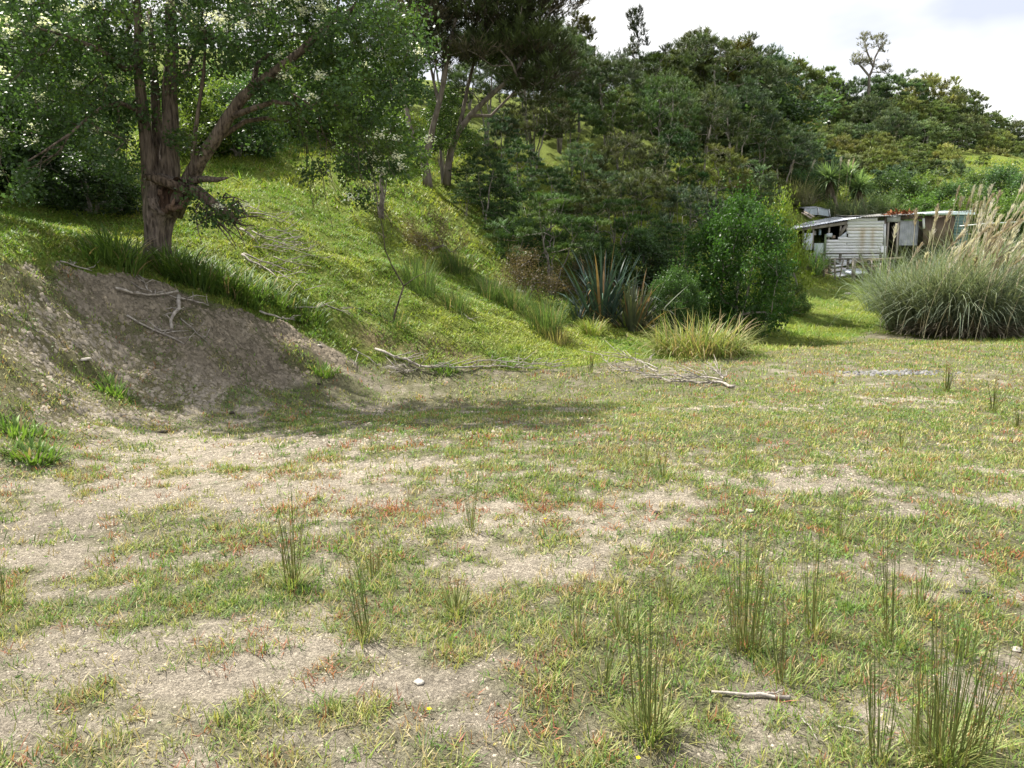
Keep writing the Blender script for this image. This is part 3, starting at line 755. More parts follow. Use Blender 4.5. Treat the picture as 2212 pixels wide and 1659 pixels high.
for key, px, Y, top, lab, tint, sx in SPEC:
    tree(key, 'forest_tree', lab, px, Y, top, 'trees on the slope behind the flat', tint, None, sx)
MID = [(1160, 38, 130), (1300, 37, 120), (1420, 41, 100), (1525, 44, 80), (1615, 47, 100), (1230, 33, 215), (1330, 33, 190), (1415, 34, 165), (1500, 35, 185), (1565, 37, 180), (1625, 38, 225), (1668, 40, 280),
       (1250, 28, 305), (1345, 29, 290), (1440, 30, 270), (1525, 31, 320), (1600, 32, 345), (1655, 35, 390), (1120, 27, 300), (1150, 31, 205), (1085, 30, 230), (1475, 25, 400), (1540, 26, 430), (1270, 25, 390), (1690, 43, 330), (1380, 26, 365)]
def midrow(Y): return 0 if Y >= 37 else 1 if Y >= 31.5 else 2
MIDN = {}
for rw in range(3):
    for k_, q_ in enumerate(sorted([m for m in MID if midrow(m[1]) == rw])): MIDN[q_] = f"dark fine-leaved tree, {ORD[k_]} from the left in the {['highest', 'middle', 'lowest'][rw]} tier of the wooded slope"
for i, (px, Y, top) in enumerate(MID):
    t = random.uniform(.78, 1.2)
    vr = random.choice([(1, 1, 1), (1.28, 1.12, .8), (.72, .82, .92), (1.12, .95, .85), (.9, 1.1, .85), (1.4, 1.2, .75)])
    tree(PK[i % 4], 'kanuka_tree', MIDN[(px, Y, top)], px, Y, top, 'dark trees packed in the middle of the slope', (t * vr[0], t * vr[1], t * vr[2]), None, random.uniform(.85, 1.1))
for i, (px, Y, top) in enumerate([(1190, 53, 150), (1250, 54, 135), (1310, 53, 130), (1370, 55, 120), (1430, 54, 120), (1490, 55, 120), (1550, 56, 115)]):
    tree(['k2', 'k4', 'k1'][i % 3], 'kanuka_tree', f'{ORD[i]} tree from the left half hidden in the gaps behind the highest tier', px, Y, top, 'trees half hidden behind the near ridge', (.9, .95, .9), None, 1.3)
# hill left of the big forked tree, seen through the blossom tree
for i, (px, Y, top, key) in enumerate([(850, 35, -30, 'k2'), (770, 33, 10, 'k1'), (690, 36, -20, 'k4'), (610, 34, 20, 'k3'), (520, 36, -40, 'k2'), (420, 33, 10, 'k4'), (300, 30, -30, 'k1'), (180, 27, 40, 'k3'), (60, 26, -20, 'k2'), (-80, 24, 0, 'k4')]):
    tree(key, 'hill_tree', f"{ORD[9 - i]} tree from the left high on the hill behind the blossom tree", px, Y, top, 'trees on the hill behind the blossom tree', (1.0, 1.05, .9))
for i, (px, Y, top, key) in enumerate([(900, 40, 40, 'k2'), (960, 42, 10, 'k4'), (1020, 40, 60, 'k1'), (1080, 43, 40, 'k3'), (1130, 41, 60, 'k2'), (990, 34, 170, 'k3'), (1190, 44, 60, 'k4'), (1150, 33, 40, 'k2'), (1205, 36, 70, 'k1'), (1055, 33, 100, 'k4'), (880, 36, 60, 'k1')]):
    tree(key, 'hill_tree', f"{ORD[sorted([900, 960, 1020, 1080, 1130, 990, 1190, 1150, 1205, 1055, 880]).index(px)]} tree from the left on the hilltop behind the leaning multi-stemmed tree", px, Y, top, 'trees behind the leaning multi-stemmed tree', (.95, 1.0, .95))
for i, (px, Y, top, key) in enumerate([(1010, 23.5, 400, 'low'), (1090, 22.5, 430, 'low'), (1130, 21.5, 470, 'shrub2'), (1240, 22.5, 480, 'low'), (1290, 22, 520, 'shrub2'), (1380, 22.5, 500, 'shrub2'), (1450, 23, 480, 'low'), (1020, 26, 340, 'low'), (1180, 25, 360, 'low'), (1320, 27, 370, 'k2'), (1080, 25, 380, 'shrub2')]):
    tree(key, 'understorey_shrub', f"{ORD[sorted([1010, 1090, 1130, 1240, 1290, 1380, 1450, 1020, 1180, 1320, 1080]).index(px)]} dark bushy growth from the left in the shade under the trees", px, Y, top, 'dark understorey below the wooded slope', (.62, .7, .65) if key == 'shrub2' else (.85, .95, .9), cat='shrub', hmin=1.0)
for i, (px, Y, top) in enumerate([(640, 27, 235), (740, 29, 190), (540, 28, 200), (830, 30, 215), (420, 24, 250)]):
    tree('shrub', 'hill_shrub', f"{ORD[sorted([640, 740, 540, 830, 420]).index(px)]} yellow-green shrub from the left, on the sunny hillside behind the blossom tree", px, Y, top, 'bright shrubs high on the slope', (1.5, 1.35, .8), cat='shrub', hmin=1.2)
for i, (px, Y, top, dk) in enumerate([(445, 21, 205, 0), (505, 22.5, 190, 0), (565, 24, 170, 1), (640, 25.5, 175, 0), (705, 26, 160, 1), (770, 27, 175, 0), (480, 26, 140, 1), (600, 28.5, 110, 1), (690, 30, 90, 0), (790, 30, 110, 1), (540, 21.5, 250, 1)]):
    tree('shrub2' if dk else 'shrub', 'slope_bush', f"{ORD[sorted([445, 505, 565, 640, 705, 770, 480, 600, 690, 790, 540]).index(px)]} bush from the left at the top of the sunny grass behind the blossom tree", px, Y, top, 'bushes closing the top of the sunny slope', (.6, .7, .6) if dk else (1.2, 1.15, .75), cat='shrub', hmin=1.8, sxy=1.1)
for i, (px, Y, top) in enumerate([(160, 15.8, 285), (230, 15.2, 325), (90, 16, 280), (20, 15.5, 320), (-90, 15, 300)]):
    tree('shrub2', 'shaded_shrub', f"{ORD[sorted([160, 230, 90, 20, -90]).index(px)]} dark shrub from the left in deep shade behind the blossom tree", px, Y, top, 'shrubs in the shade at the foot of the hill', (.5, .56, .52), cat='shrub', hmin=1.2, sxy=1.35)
# right hand ridge
RX = [1560, 1620, 1660, 1700, 1740, 1790, 1850, 1900, 1960, 2010, 2050, 2100, 2150, 2212, 2320]
RT = [82, 98, 132, 145, 162, 178, 166, 160, 172, 188, 206, 232, 250, 275, 310]
FK = ['far1', 'far2', 'far3']
n = 0
for row in range(6):
    Y = 77 - 5.6 * row
    px = 1650 + (row % 2) * 22 - (0 if row < 4 else -40); kk = 0
    while px < 2300:
        if row >= 1 or True:
            top = np.interp(px, RX, RT) + row * 41 + random.uniform(-10, 16)
            yy = Y + random.uniform(-1.5, 1.5)
            if not (2040 < px < 2150 and row in (4,)) and not (1735 < px < 1900 and row == 5) and top < 400:
                warm = random.uniform(0, 1)
                t = random.uniform(.78, 1.2)
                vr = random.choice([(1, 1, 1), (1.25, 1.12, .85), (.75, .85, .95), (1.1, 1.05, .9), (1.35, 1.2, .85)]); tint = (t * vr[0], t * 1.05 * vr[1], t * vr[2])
                lab = f"{ORD[kk]} tree crown from the left " + ['along the skyline of the ridge above the shed', 'in the second row of the ridge wood', 'in the third row of the ridge wood', 'in the fourth row of the ridge wood', 'in the fifth row of the ridge wood', 'in the lowest row of the ridge wood'][row]; kk += 1
                grp = ['trees along the ridge skyline', 'trees in the upper ridge wood', 'trees in the lower ridge wood'][0 if row == 0 else 1 if row < 3 else 2]
                b = ground_at(px, yy); h = P(px, top, yy)[2] - b[2]
                h = min(max(h, 4.0), 10.5)
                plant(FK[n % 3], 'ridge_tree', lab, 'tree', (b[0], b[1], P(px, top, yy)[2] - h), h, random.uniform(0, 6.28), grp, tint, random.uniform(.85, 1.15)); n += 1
        px += random.uniform(52, 74)
tree('far2', 'ridge_tree', 'lone small tree on the pale grassy patch of the ridge', 2085, 58, 330, 'trees in the lower ridge wood', (1.25, 1.15, .8), 1.0)
RU = []
for px in range(1180, 1640, 42): RU.append((px, 47 + random.uniform(-1, 3), np.interp(px, [1180, 1640], [215, 180]) + random.uniform(-8, 15)))
for px in range(1640, 2290, 46): RU.append((px, 80 + random.uniform(-1, 2), np.interp(px, RX, RT) + random.uniform(44, 58)))
for i, (px, Y, top) in enumerate(RU):
    b = ground_at(px, Y); zt_ = P(px, top, Y)[2]; hh = max(3.2, min(6.5, zt_ - b[2]))
    plant(['shrub2', 'shrub'][i % 2], 'ridge_shrub', f'{ORD[i if Y < 60 else i - 11]} dark bush from the left low between the trunks on the {"near" if Y < 60 else "far"} ridge', 'shrub', (b[0], b[1], zt_ - hh), hh, random.uniform(0, 6), 'bushes between the trunks on the ' + ('near ridge' if Y < 60 else 'far ridge'), (.75, .8, .85), 1.35)
# shrubs behind the shed
VSN = {p_: ORD[k_] for k_, p_ in enumerate(sorted([1905, 1960, 2020, 2070, 2130, 2190, 2235, 2150, 2060, 1965, 1880, 2200, 1700, 1745]))}
for i, (px, Y, top, key, tint) in enumerate([(1905, 44, 372, 'shrub2', (1, 1.05, .9)), (1960, 45, 380, 'shrub', (1.2, 1.15, .8)), (2020, 44, 395, 'shrub2', (.9, 1, 1)), (2070, 46, 372, 'shrub', (1, 1, 1)), (2130, 45, 360, 'shrub2', (.8, .9, 1)), (2190, 46, 365, 'shrub', (1.1, 1.1, .9)),
                                             (2235, 42, 390, 'shrub2', (1, 1, 1)), (2150, 41, 420, 'shrub', (1, 1.1, .9)), (2060, 41, 425, 'shrub', (1.2, 1.2, .7)), (1965, 41, 425, 'shrub', (.9, 1.1, .8)), (1880, 42, 425, 'shrub2', (1.1, 1.1, .9)), (2200, 40, 440, 'shrub2', (1.1, 1.2, .9)), (1700, 42, 400, 'shrub2', (.6, .75, .7)), (1745, 45, 390, 'shrub2', (.55, .7, .7))]):
    tree(key, 'valley_shrub', f'{VSN[px]} leafy shrub from the left in the thicket behind the shed', px, Y, top, 'shrubs in the thicket behind the shed', tint, cat='shrub', hmin=1.5, sxy=1.15)
proto('leafy', 5.5, broadleaf(205, 5.5, 1.9, 70, 130, .13, (.085, .14, .035), base=.35, crad=.4))
tree('leafy', 'leafy_tree', 'thin-stemmed leafy tree on the slope between the blossom tree and the leaning tree', 822, 0, 200, None, (1.1, 1.1, .85), base_py=470)
for px_, Y_, top_, lab_ in [(150, 17.5, 90, 'leafy tree standing behind the lowest left boughs of the blossom tree'), (255, 18.5, 60, 'leafy tree directly behind the blossom tree stems'), (-70, 15.5, 60, 'leafy tree added for shade at the left border behind the bank'), (40, 20, 40, 'leafy tree behind the dark curved stems at the left border'), (8, 15.4, 120, 'leafy tree added for shade just left of the low front boughs with blossom'), (112, 15.8, 150, 'leafy tree added for shade between the trunk and the left border')]:  # the three nearest trees are added to cast shade behind the trunk
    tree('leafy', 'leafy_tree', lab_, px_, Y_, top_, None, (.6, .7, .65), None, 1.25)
tree('leafy', 'leafy_tree', 'leafy tree in shade right behind the leaning multi-stemmed tree', 965, 26, 180, None, (.8, .85, .75))
# brown dead scrub at the edge of the trees
for i, (px, py, top, lab) in enumerate([(935, 545, 455, 'brown dry scrub at the top edge of the sunny grass, under the big forked tree'), (1140, 640, 535, 'brown dry scrub under the low flat-topped tree left of the flax'), (1250, 640, 560, 'brown scrub in the shade just behind the flax'), (1425, 610, 540, 'brownish scrub between the flax and the small pale bush')]):
    tree('scrub', 'dry_scrub', lab, px, 0, top, None, (1, 1, 1), base_py=py, cat='shrub', hmin=.5)
# round green bush by the pond and its smaller neighbours
tree('bush', 'round_bush', 'large round bright green bush beside the pond', 1588, 20.2, 418, None, (.85, .9, .85), 1.0, .76, cat='bush')
tree('bush', 'pale_bush', 'smaller grey-green bush between the flax and the large round bush', 1455, 18.9, 575, None, (1.25, 1.1, 1.6), 2.0, .8, cat='bush')
tree('shrub', 'yellow_shrub', 'yellow-green shrub filling the gap between the round bush and the shed', 1668, 24.5, 440, None, (1.5, 1.35, .7), cat='shrub', sxy=.38)
tree('shrub', 'yellow_shrub', 'low yellow-green shrub at the left end of the shed', 1708, 31.5, 540, None, (1.35, 1.3, .7), cat='shrub', sxy=.55)
tree('shrub', 'green_shrub', 'small green shrub at the foot of the round bush, gully side', 1700, 24, 655, None, (.8, .9, .8), cat='shrub', sxy=.8)

# big forked tree above the sunny grass
def forked_tree():
    Y = 24.5
    b = G(925, 405); Y = b[1]
    e = thing('forked_tree', 'tall leaning multi-stemmed tree with bare grey limbs above the sunny slope', 'tree', tuple(b))
    loc = lambda px, py, dy=0: P(px, py, Y + dy) - b
    sk = Skeleton(55)
    a = sk.path([loc(925, 412), loc(922, 380), loc(915, 345)], [.24, .21, .19])
    sk.path([loc(900, 310), loc(885, 275, .3), loc(876, 220, .5), loc(872, 150, .8), loc(885, 80, 1)], [.13, .12, .10, .08, .06], a[-1])
    m = sk.path([loc(928, 310), loc(936, 270, -.2), loc(948, 225, -.3), loc(960, 170, -.5), loc(968, 110, -.6), loc(985, 40, -.6)], [.15, .13, .12, .11, .09, .07], a[-1])
    sk.path([loc(938, 180, .2), loc(925, 120, .4), loc(925, 50, .5)], [.07, .06, .05], m[2])
    c = sk.path([loc(965, 400, 1.0), loc(968, 360, 1.0), loc(975, 320, .8), loc(990, 285, .5), loc(1015, 250, .3), loc(1050, 215, 0), loc(1090, 180, -.3), loc(1130, 130, -.4), loc(1165, 80, -.4)], [.20, .18, .16, .14, .13, .11, .10, .08, .06])
    sk.path([loc(1000, 240, .5), loc(1010, 190, .6), loc(1025, 130, .6), loc(1040, 60, .6)], [.09, .08, .07, .05], c[3])
    sk.path([loc(1060, 250, 1.2), loc(1110, 200, 1.5), loc(1160, 170, 1.7)], [.07, .06, .04], c[4])
    r = np.random.default_rng(56); T = []
    blobs = [(930, 40, 50), (1000, 20, 60), (1070, 20, 60), (1130, 40, 55), (1165, 100, 45), (1100, 90, 50), (960, 110, 35), (890, 60, 40), (1030, 110, 45), (1000, -70, 80), (1100, -60, 70), (920, -60, 60), (1180, 0, 45), (1140, 170, 35), (1195, 150, 25)]
    for bx, by, br in blobs:
        for k in range(int(5 + br * .18)):
            for _ in range(20):
                d = rvec(1, r)[0] * r.uniform(.3, 1) ** .5
                p = loc(bx + d[0] * br, by + d[2] * br * .75, d[1] * 1.6)
                if all(np.linalg.norm(p - q) > .5 for q in T): T.append(p); break
    T.sort(key=lambda p: p[2])
    sk.reach(T, .45, .06, minz=2.0, lift=.2)
    sk.fix = [q * .68 for q in sk.fix]; sk.radii(.15, .009)
    tb = MB(); sk.tubes(tb, (.72, .68, .64)); tb.build('trunk', M['kbark'], e, True)
    cb = MB(); tw = MB()
    for p in T:
        rx = r.uniform(.5, .8)
        brown = r.uniform(0, 1) < .4
        c = np.array([.085, .075, .055]) if brown else np.array([.075, .10, .04])
        sprays(cb, p, rx * 1.25, rx * .7, 13, 26, .22, .055, c * r.uniform(.75, 1.25), r)
    cb.build('crown', M['needle'], e)
forked_tree()

# lone tree on the ridge skyline
def skyline_tree():
    b = ground_at(1872, 74); top = P(1872, 160, 74)
    b = np.array([top[0], 74, top[2] - 2.0])
    e = thing('skyline_tree', 'lone airy tree with a high tufted crown standing above the ridge', 'tree', tuple(b))
    loc = lambda px, py, dy=0: P(px, py, 74 + dy) - b
    sk = Skeleton(77); r = np.random.default_rng(78)
    a = sk.path([loc(1876, 215), loc(1878, 165), loc(1886, 145), loc(1890, 125)], [.16, .12, .09, .08])
    sk.path([loc(1866, 150), loc(1855, 138)], [.1, .08], a[1])
    sk.path([loc(1872, 110), loc(1868, 90)], [.08, .06], a[2])
    sk.path([loc(1900, 105), loc(1912, 92)], [.08, .06], a[3])
    T = []
    for bx, by, rx, ry, k in [(1885, 80, 32, 13, 30), (1905, 100, 18, 14, 9), (1870, 97, 14, 14, 8), (1850, 128, 17, 12, 22), (1872, 135, 15, 10, 14), (1915, 147, 13, 11, 16), (1898, 150, 9, 10, 6)]:
        for _ in range(k):
            d = rvec(1, r)[0] * r.uniform(.3, 1); T.append(loc(bx + d[0] * rx * 1.15, by + d[2] * ry * 1.25, d[1] * 1.5))
    T.sort(key=lambda p: p[2]); sk.reach(T, .6, .04, lift=.25); sk.radii(.12, .015)
    tb = MB(); sk.tubes(tb); tb.build('trunk', M['kbark'], e, True)
    cb = MB()
    for p in T: sprays(cb, p, r.uniform(.22, .42), .26, 4, 9, .26, .08, np.array([.27, .27, .21]) * r.uniform(.8, 1.2), r)
    cb.build('crown', M['needle'], e)
skyline_tree()

# ------------------------------------------------------------------ the blossom tree on the bank
def blossom_tree():
    b = G(338, 572); Y = b[1]
    e = thing('blossom_tree', 'large gnarled tree with white blossom leaning over the bank', 'tree', tuple(b))
    s = Y / FPX * 1.0
    loc = lambda px, py, dy=0: P(px, py, Y + dy) - b
    r = np.random.default_rng(91)
    # lower trunk: fluted loft with a hollow
    prof = [(600, 296, 384), (575, 303, 376), (560, 306, 372), (535, 309, 370), (505, 311, 371), (480, 309, 377), (455, 307, 390), (430, 306, 402), (412, 307, 408), (398, 311, 402), (388, 319, 390), (380, 330, 378), (374, 345, 365)]
    pys = np.linspace(600, 374, 52); xl = np.interp(-pys, [-p[0] for p in prof], [p[1] for p in prof]); xr = np.interp(-pys, [-p[0] for p in prof], [p[2] for p in prof])
    ns = 40; an = np.arange(ns) / ns * 2 * PI
    hol = loc(370, 424)
    V = []; C = []
    for i, py in enumerate(pys):
        c = loc((xl[i] + xr[i]) / 2, py); hw = (xr[i] - xl[i]) / 2 * s * .88; hd = min(hw, .27) * (1.0)
        fl = 1 + .07 * np.sin(an * 3 + 1.3 + py * .012) + .05 * np.sin(an * 7 + py * .03) + .035 * np.sin(an * 11 - py * .02)
        fl = fl + (fbm(np.cos(an) * 3 + 10 + py * .01, np.sin(an) * 3 + py * .05, 5, 3) - .5) * .14
        x = c[0] + np.cos(an) * hw * fl; yv = c[1] + np.sin(an) * hd * fl; z = np.full(ns, c[2])
        pts = np.stack([x, yv, z], 1)
        front = np.sin(an) < .2
        d = np.hypot((pts[:, 0] - hol[0]) / .19, (pts[:, 2] - hol[2]) / .25)
        dent = np.where(front, np.clip(1 - d, 0, 1) ** .6 * .33, 0)
        rim = np.where(front, np.exp(-((d - 1.12) / .16) ** 2) * .07 * (pts[:, 2] < hol[2] + .12), 0)
        pts[:, 1] += dent - rim
        V.append(pts); C.append(np.ones((ns, 3)))
    V = np.concatenate(V); m = len(pys); i = np.arange(ns); j = (i + 1) % ns
    F = np.concatenate([np.stack([k * ns + i, k * ns + j, (k + 1) * ns + j, (k + 1) * ns + i], 1) for k in range(m - 1)])
    V = np.concatenate([V, [loc(355, 373)]]); F2 = np.stack([(m - 1) * ns + i, (m - 1) * ns + j, np.full(ns, m * ns)], 1)
    tb = MB(); tb.add(V, [F, F2], (1, 1, 1))
    for q in [((300, 580), (270, 592), (240, 600)), ((372, 575), (392, 588), (415, 600))]:
        tube(tb, [loc(q[0][0], q[0][1] - 18), loc(*q[0]), loc(q[1][0], q[1][1], -.25), loc(q[2][0], q[2][1] + 8, -.4)], [.1, .09, .06, .03], 8)
    tb.build('trunk', M['bark'], e, True)
    # stems and limbs
    sk = Skeleton(92)
    def stem(pts, rad, parent=-1): return sk.path([loc(*p) for p in pts], rad, parent)
    A = stem([(334, 450, .05), (329, 410), (325, 370), (318, 320), (312, 270), (305, 210), (298, 140), (300, 60), (290, -40), (280, -140)], [.22, .22, .18, .145, .12, .11, .10, .09, .07, .04])
    B = stem([(358, 450, .08), (362, 410, .08), (365, 370, .07), (366, 320, .1), (368, 260, .1), (366, 190, .15), (372, 110, .2), (368, 30, .3), (375, -60, .4), (380, -170, .5)], [.26, .26, .23, .19, .17, .15, .13, .11, .08, .04])
    D = stem([(345, 395, .2), (342, 350, .25), (338, 280, .35), (335, 200, .45), (330, 110, .6), (322, 20, .8)], [.13, .12, .11, .10, .08, .06])
    R = stem([(372, 462, .02), (392, 420, 0), (412, 385, -.1), (432, 345, -.2), (462, 305, -.3), (492, 255, -.35), (520, 215, -.4), (558, 180, -.5), (600, 150, -.6), (650, 110, -.7), (700, 60, -.8), (760, 20, -.9)], [.22, .20, .175, .15, .135, .125, .115, .10, .09, .075, .055, .035])
    stem([(545, 235, -.5), (590, 220, -.7), (640, 225, -.8), (690, 240, -.9)], [.06, .05, .035, .02], R[5])
    stem([(530, 262, -.1), (575, 255, 0), (620, 262, .1)], [.05, .04, .02], R[4])
    stem([(548, 180, -.2), (555, 140, -.1), (580, 118, 0)], [.07, .06, .04], R[6])
    stem([(415, 370, -.2), (420, 300, -.3), (428, 240, -.3), (440, 160, -.4), (445, 60, -.4)], [.05, .045, .04, .035, .02], R[2])
    stem([(290, 235, -.3), (260, 222, -.5), (225, 228, -.8), (190, 255, -1.0), (150, 290, -1.2), (90, 330, -1.5), (40, 360, -1.7)], [.05, .045, .035, .03, .025, .02, .014], A[4])
    stem([(270, 150, -.3), (220, 110, -.6), (150, 80, -.9), (80, 60, -1.1)], [.06, .05, .035, .02], A[6])
    stem([(400, 160, .8), (430, 100, 1.3), (470, 40, 1.6)], [.07, .05, .03], B[5])
    # crown
    blobs = [(20, 40, 120, 1), (170, 40, 130, 1), (330, 30, 130, .9), (480, 30, 130, .9), (620, 50, 130, 1.1), (750, 50, 110, 1.1), (850, 60, 80, 1.1), (60, 160, 110, .9), (230, 150, 100, .9), (370, 140, 80, .5), (480, 110, 70, .6),
             (650, 180, 100, 1.1), (770, 170, 110, 1.2), (860, 170, 70, 1.1), (900, 110, 45, 1), (735, 270, 75, .6), (820, 270, 70, .9), (860, 330, 45, .6), (790, 370, 70, .45), (700, 350, 60, .3), (200, 250, 90, .8), (110, 260, 70, .7), (255, 330, 60, .8), (40, 390, 42, 1.2), (10, 300, 60, .5), (290, 260, 50, .7),
             (400, 300, 35, .6), (600, 300, 60, .25), (100, -110, 150, .7), (300, -130, 160, .7), (520, -130, 160, .7), (720, -90, 140, .7), (400, -250, 170, .5), (200, -230, 140, .5), (600, -230, 130, .5), (-120, 40, 110, .7), (-120, 180, 100, .6), (-60, 290, 80, .5)]
    T = []; kinds = []
    for bx, by, br, den in blobs:
        for k in range(int(den * br * br / 520.) + 2):
            for _ in range(15):
                d = rvec(1, r)[0] * r.uniform(.15, 1) ** .5
                front = -1.4 if (by > 330 and bx < 100) else -.2
                p = loc(bx + d[0] * br, by + d[2] * br * .8, front + d[1] * min(2.0, br * .019))
                if all(np.linalg.norm(p - q) > .24 for q in T): T.append(p); break
    o = sorted(range(len(T)), key=lambda k: np.linalg.norm(T[k] - loc(370, 250)))
    T = [T[k] for k in o]
    sk.reach(T, .3, .05, minz=1.6, lift=.1, up_pen=.25)
    # bare hanging twigs on the right
    for k in range(46):
        x0, y0 = r.uniform(640, 850), r.uniform(230, 350); L_ = r.uniform(60, 170); q = sk.near(loc(x0, y0, r.uniform(-1, .6)))
        pts = []; a = sk.p[q]; dx = r.uniform(-.1, .75)
        for m_ in range(1, 6):
            u = m_ / 5; pts.append(a + np.array([dx * L_ * s * u, r.uniform(-.05, .05), -L_ * s * (u ** 1.3) * .8]) + r.normal(0, .025, 3))
        sk.path(pts, None, q)
    sk.fix = [q * .74 for q in sk.fix]; sk.radii(.16, .0055)
    lb = MB(); sk.tubes(lb, (.9, .88, .85), big=12); lb.build('limbs', M['bark'], e, True)
    # broken limb hanging down to the right
    bl = MB(); tube(bl, [loc(408, 402, -.1), loc(428, 415, -.2), loc(450, 432, -.25), (loc(475, 452, -.3)), loc(500, 468, -.35), loc(520, 484, -.3)], [.10, .095, .085, .07, .05, .012], 10, (.85, .8, .75))
    tube(bl, [loc(410, 392, -.15), loc(440, 386, -.3), loc(470, 388, -.4), loc(492, 384, -.45)], [.07, .05, .04, .015], 7)
    for k in range(34):
        a = loc(r.uniform(420, 520), r.uniform(425, 480), -.3); d = np.array([r.uniform(-.2, .5), r.uniform(-.3, .2), r.uniform(-.5, .05)])
        tube(bl, [a, a + d * .5 + r.normal(0, .03, 3), a + d], [.014, .01, .004], 4)
    bl.build('broken_limb', M['bark'], e, True)
    # hollow in the fork: a shallow rotted bowl, deep shade painted into its dark tint, behind a thick lip of healed bark
    hb = MB(); hc = loc(374, 418, -.25); nn = 22; aa = np.linspace(0, 2 * PI, nn, endpoint=False); Vh = []
    wob = 1 + .14 * np.sin(aa * 2 + .7) + .09 * np.sin(aa * 5) + r.normal(0, .04, nn)
    for rr_h, yy_h in ((1.0, .0), (.85, .06), (.55, .12), (.0, .14)):
        Vh.append(np.stack([hc[0] + np.cos(aa) * .19 * rr_h * wob + .05 * np.sin(aa) * rr_h, np.full(nn, hc[1] + yy_h), hc[2] + np.sin(aa) * .25 * rr_h * wob], 1))
    Vh = np.concatenate(Vh); i0 = np.arange(nn); j0 = (i0 + 1) % nn
    hb.add(Vh, [np.concatenate([np.stack([q * nn + i0, (q + 1) * nn + i0, (q + 1) * nn + j0, q * nn + j0], 1) for q in range(3)])], (.42, .32, .27)); hol_o = hb.build('hollow', M['bark'], e, True)
    rb = MB(); ar = np.linspace(-PI - .25, .15, 24); wr = np.interp(np.mod(ar, 2 * PI), np.append(aa, 2 * PI), np.append(wob, wob[0]))
    tube(rb, np.stack([hc[0] + np.cos(ar) * .20 * wr + .05 * np.sin(ar), np.full(24, hc[1] + .045) - .03 * np.sin(ar * 3), hc[2] + np.sin(ar) * .265 * wr], 1) + r.normal(0, .008, (24, 3)), .03 + .028 * np.sin(np.linspace(0, PI, 24)) * r.uniform(.7, 1.3, 24), 8, (.8, .66, .58))
    tube(rb, [loc(316, 382, -.16), loc(336, 386, -.24), loc(358, 393, -.27), loc(380, 402, -.27), loc(402, 414, -.2), loc(412, 428, -.1)], [.05, .075, .08, .075, .065, .04], 9, (.8, .74, .68))
    tube(rb, [loc(372, 446, -.28), loc(374, 438, -.30), loc(377, 428, -.28)], [.03, .028, .012], 7, (1.1, .9, .8))
    rb.build('hollow_lip', M['bark'], hol_o, True)
    cb = MB(); fb = MB()
    twig = [(420, 425, 22), (470, 450, 20), (500, 470, 22), (440, 470, 28)]
    LT = [(p, 1.0) for p in T] + [(loc(px + r.uniform(-k, k), py + r.uniform(-k, k), -.3 + r.uniform(-.3, .3)), .8) for px, py, k in twig for _ in range(2)]
    for p, v in LT:
        nl = int(r.uniform(95, 150)); rad = r.uniform(.16, .34)
        d = rvec(nl, r); pos = p + d * (rad * r.uniform(.1, 1, (nl, 1)) ** .6) * np.array([1.1, 1.1, .8]) + np.array([0, 0, -.04])
        pos[:, 2] -= .12 * r.uniform(0, 1, nl) ** 3
        base = np.array([.054, .100, .032]) * r.uniform(.75, 1.25) * (np.array([1.35, 1.2, .8]) if r.uniform() < .25 else 1)
        leaves(cb, pos, r.uniform(.04, .078, nl), base[None] * (1 + r.uniform(-.3, .35, (nl, 1))), r, .5, .7, .3)
        if r.uniform() < (.62 if vnoise(p[0] * 1.1 + 5, p[2] * 1.1, 3) > .55 else .10):
            for _ in range(int(r.integers(1, 4))):
                dd = nrm(rvec(1, r)[0] + np.array([0, -.7, .5])); cpt = p + dd * rad * .95
                nf = int(r.uniform(36, 62))
                leaves(fb, cpt + r.normal(0, 1, (nf, 3)) * np.array([.05, .05, .03]), r.uniform(.026, .042, nf), np.array([[.88, .89, .80]]) * (1 + r.uniform(-.12, .05, (nf, 1))), r, 1.2, .9)
    cb.build('crown', M['leaf'], e); fb.build('blossom', M['petal'], e)
    print('BLOSSOM', len(T), cb.n, fb.n, Y)
blossom_tree()
def edge_tree():
    b = G(10, 300); b = ground_at(8, 17.5)
    e = thing('edge_tree', 'dark curved-stemmed tree at the left border behind the blossom tree', 'tree', tuple(b))
    Y = 17.5; loc = lambda px, py, dy=0: P(px, py, Y + dy) - b; r = np.random.default_rng(31); sk = Skeleton(32)
    a = sk.path([loc(-14, 420), loc(-8, 330), loc(-2, 260), loc(10, 225), loc(28, 190), (loc(38, 150)), loc(40, 110), loc(36, 60), loc(45, 0), loc(50, -80)], [.24, .22, .2, .18, .17, .16, .15, .12, .09, .05])
    sk.path([loc(8, 205), loc(5, 160), loc(14, 120), loc(-10, 60), loc(-30, 0)], [.11, .1, .09, .07, .05], a[2])
    sk.path([loc(58, 135), loc(85, 125)], [.05, .03], a[5])
    T = [loc(r.uniform(-120, 130), r.uniform(-140, 130), r.uniform(-1.5, 1.5)) for _ in range(70)]
    T.sort(key=lambda p: np.linalg.norm(p - loc(40, 60))); sk.reach(T, .4, .05, minz=1.5, lift=.1, up_pen=.3); sk.radii(.2, .008)
    tb = MB(); sk.tubes(tb, (.6, .55, .5)); tb.build('trunk', M['bark'], e, True)
    cb = MB()
    for p in T:
        d = rvec(90, r); leaves(cb, p + d * r.uniform(.2, .55, (90, 1)), r.uniform(.1, .16, 90), np.array([[.055, .11, .03]]) * (1 + r.uniform(-.3, .3, (90, 1))), r)
    cb.build('crown', M['leaf'], e)
edge_tree()

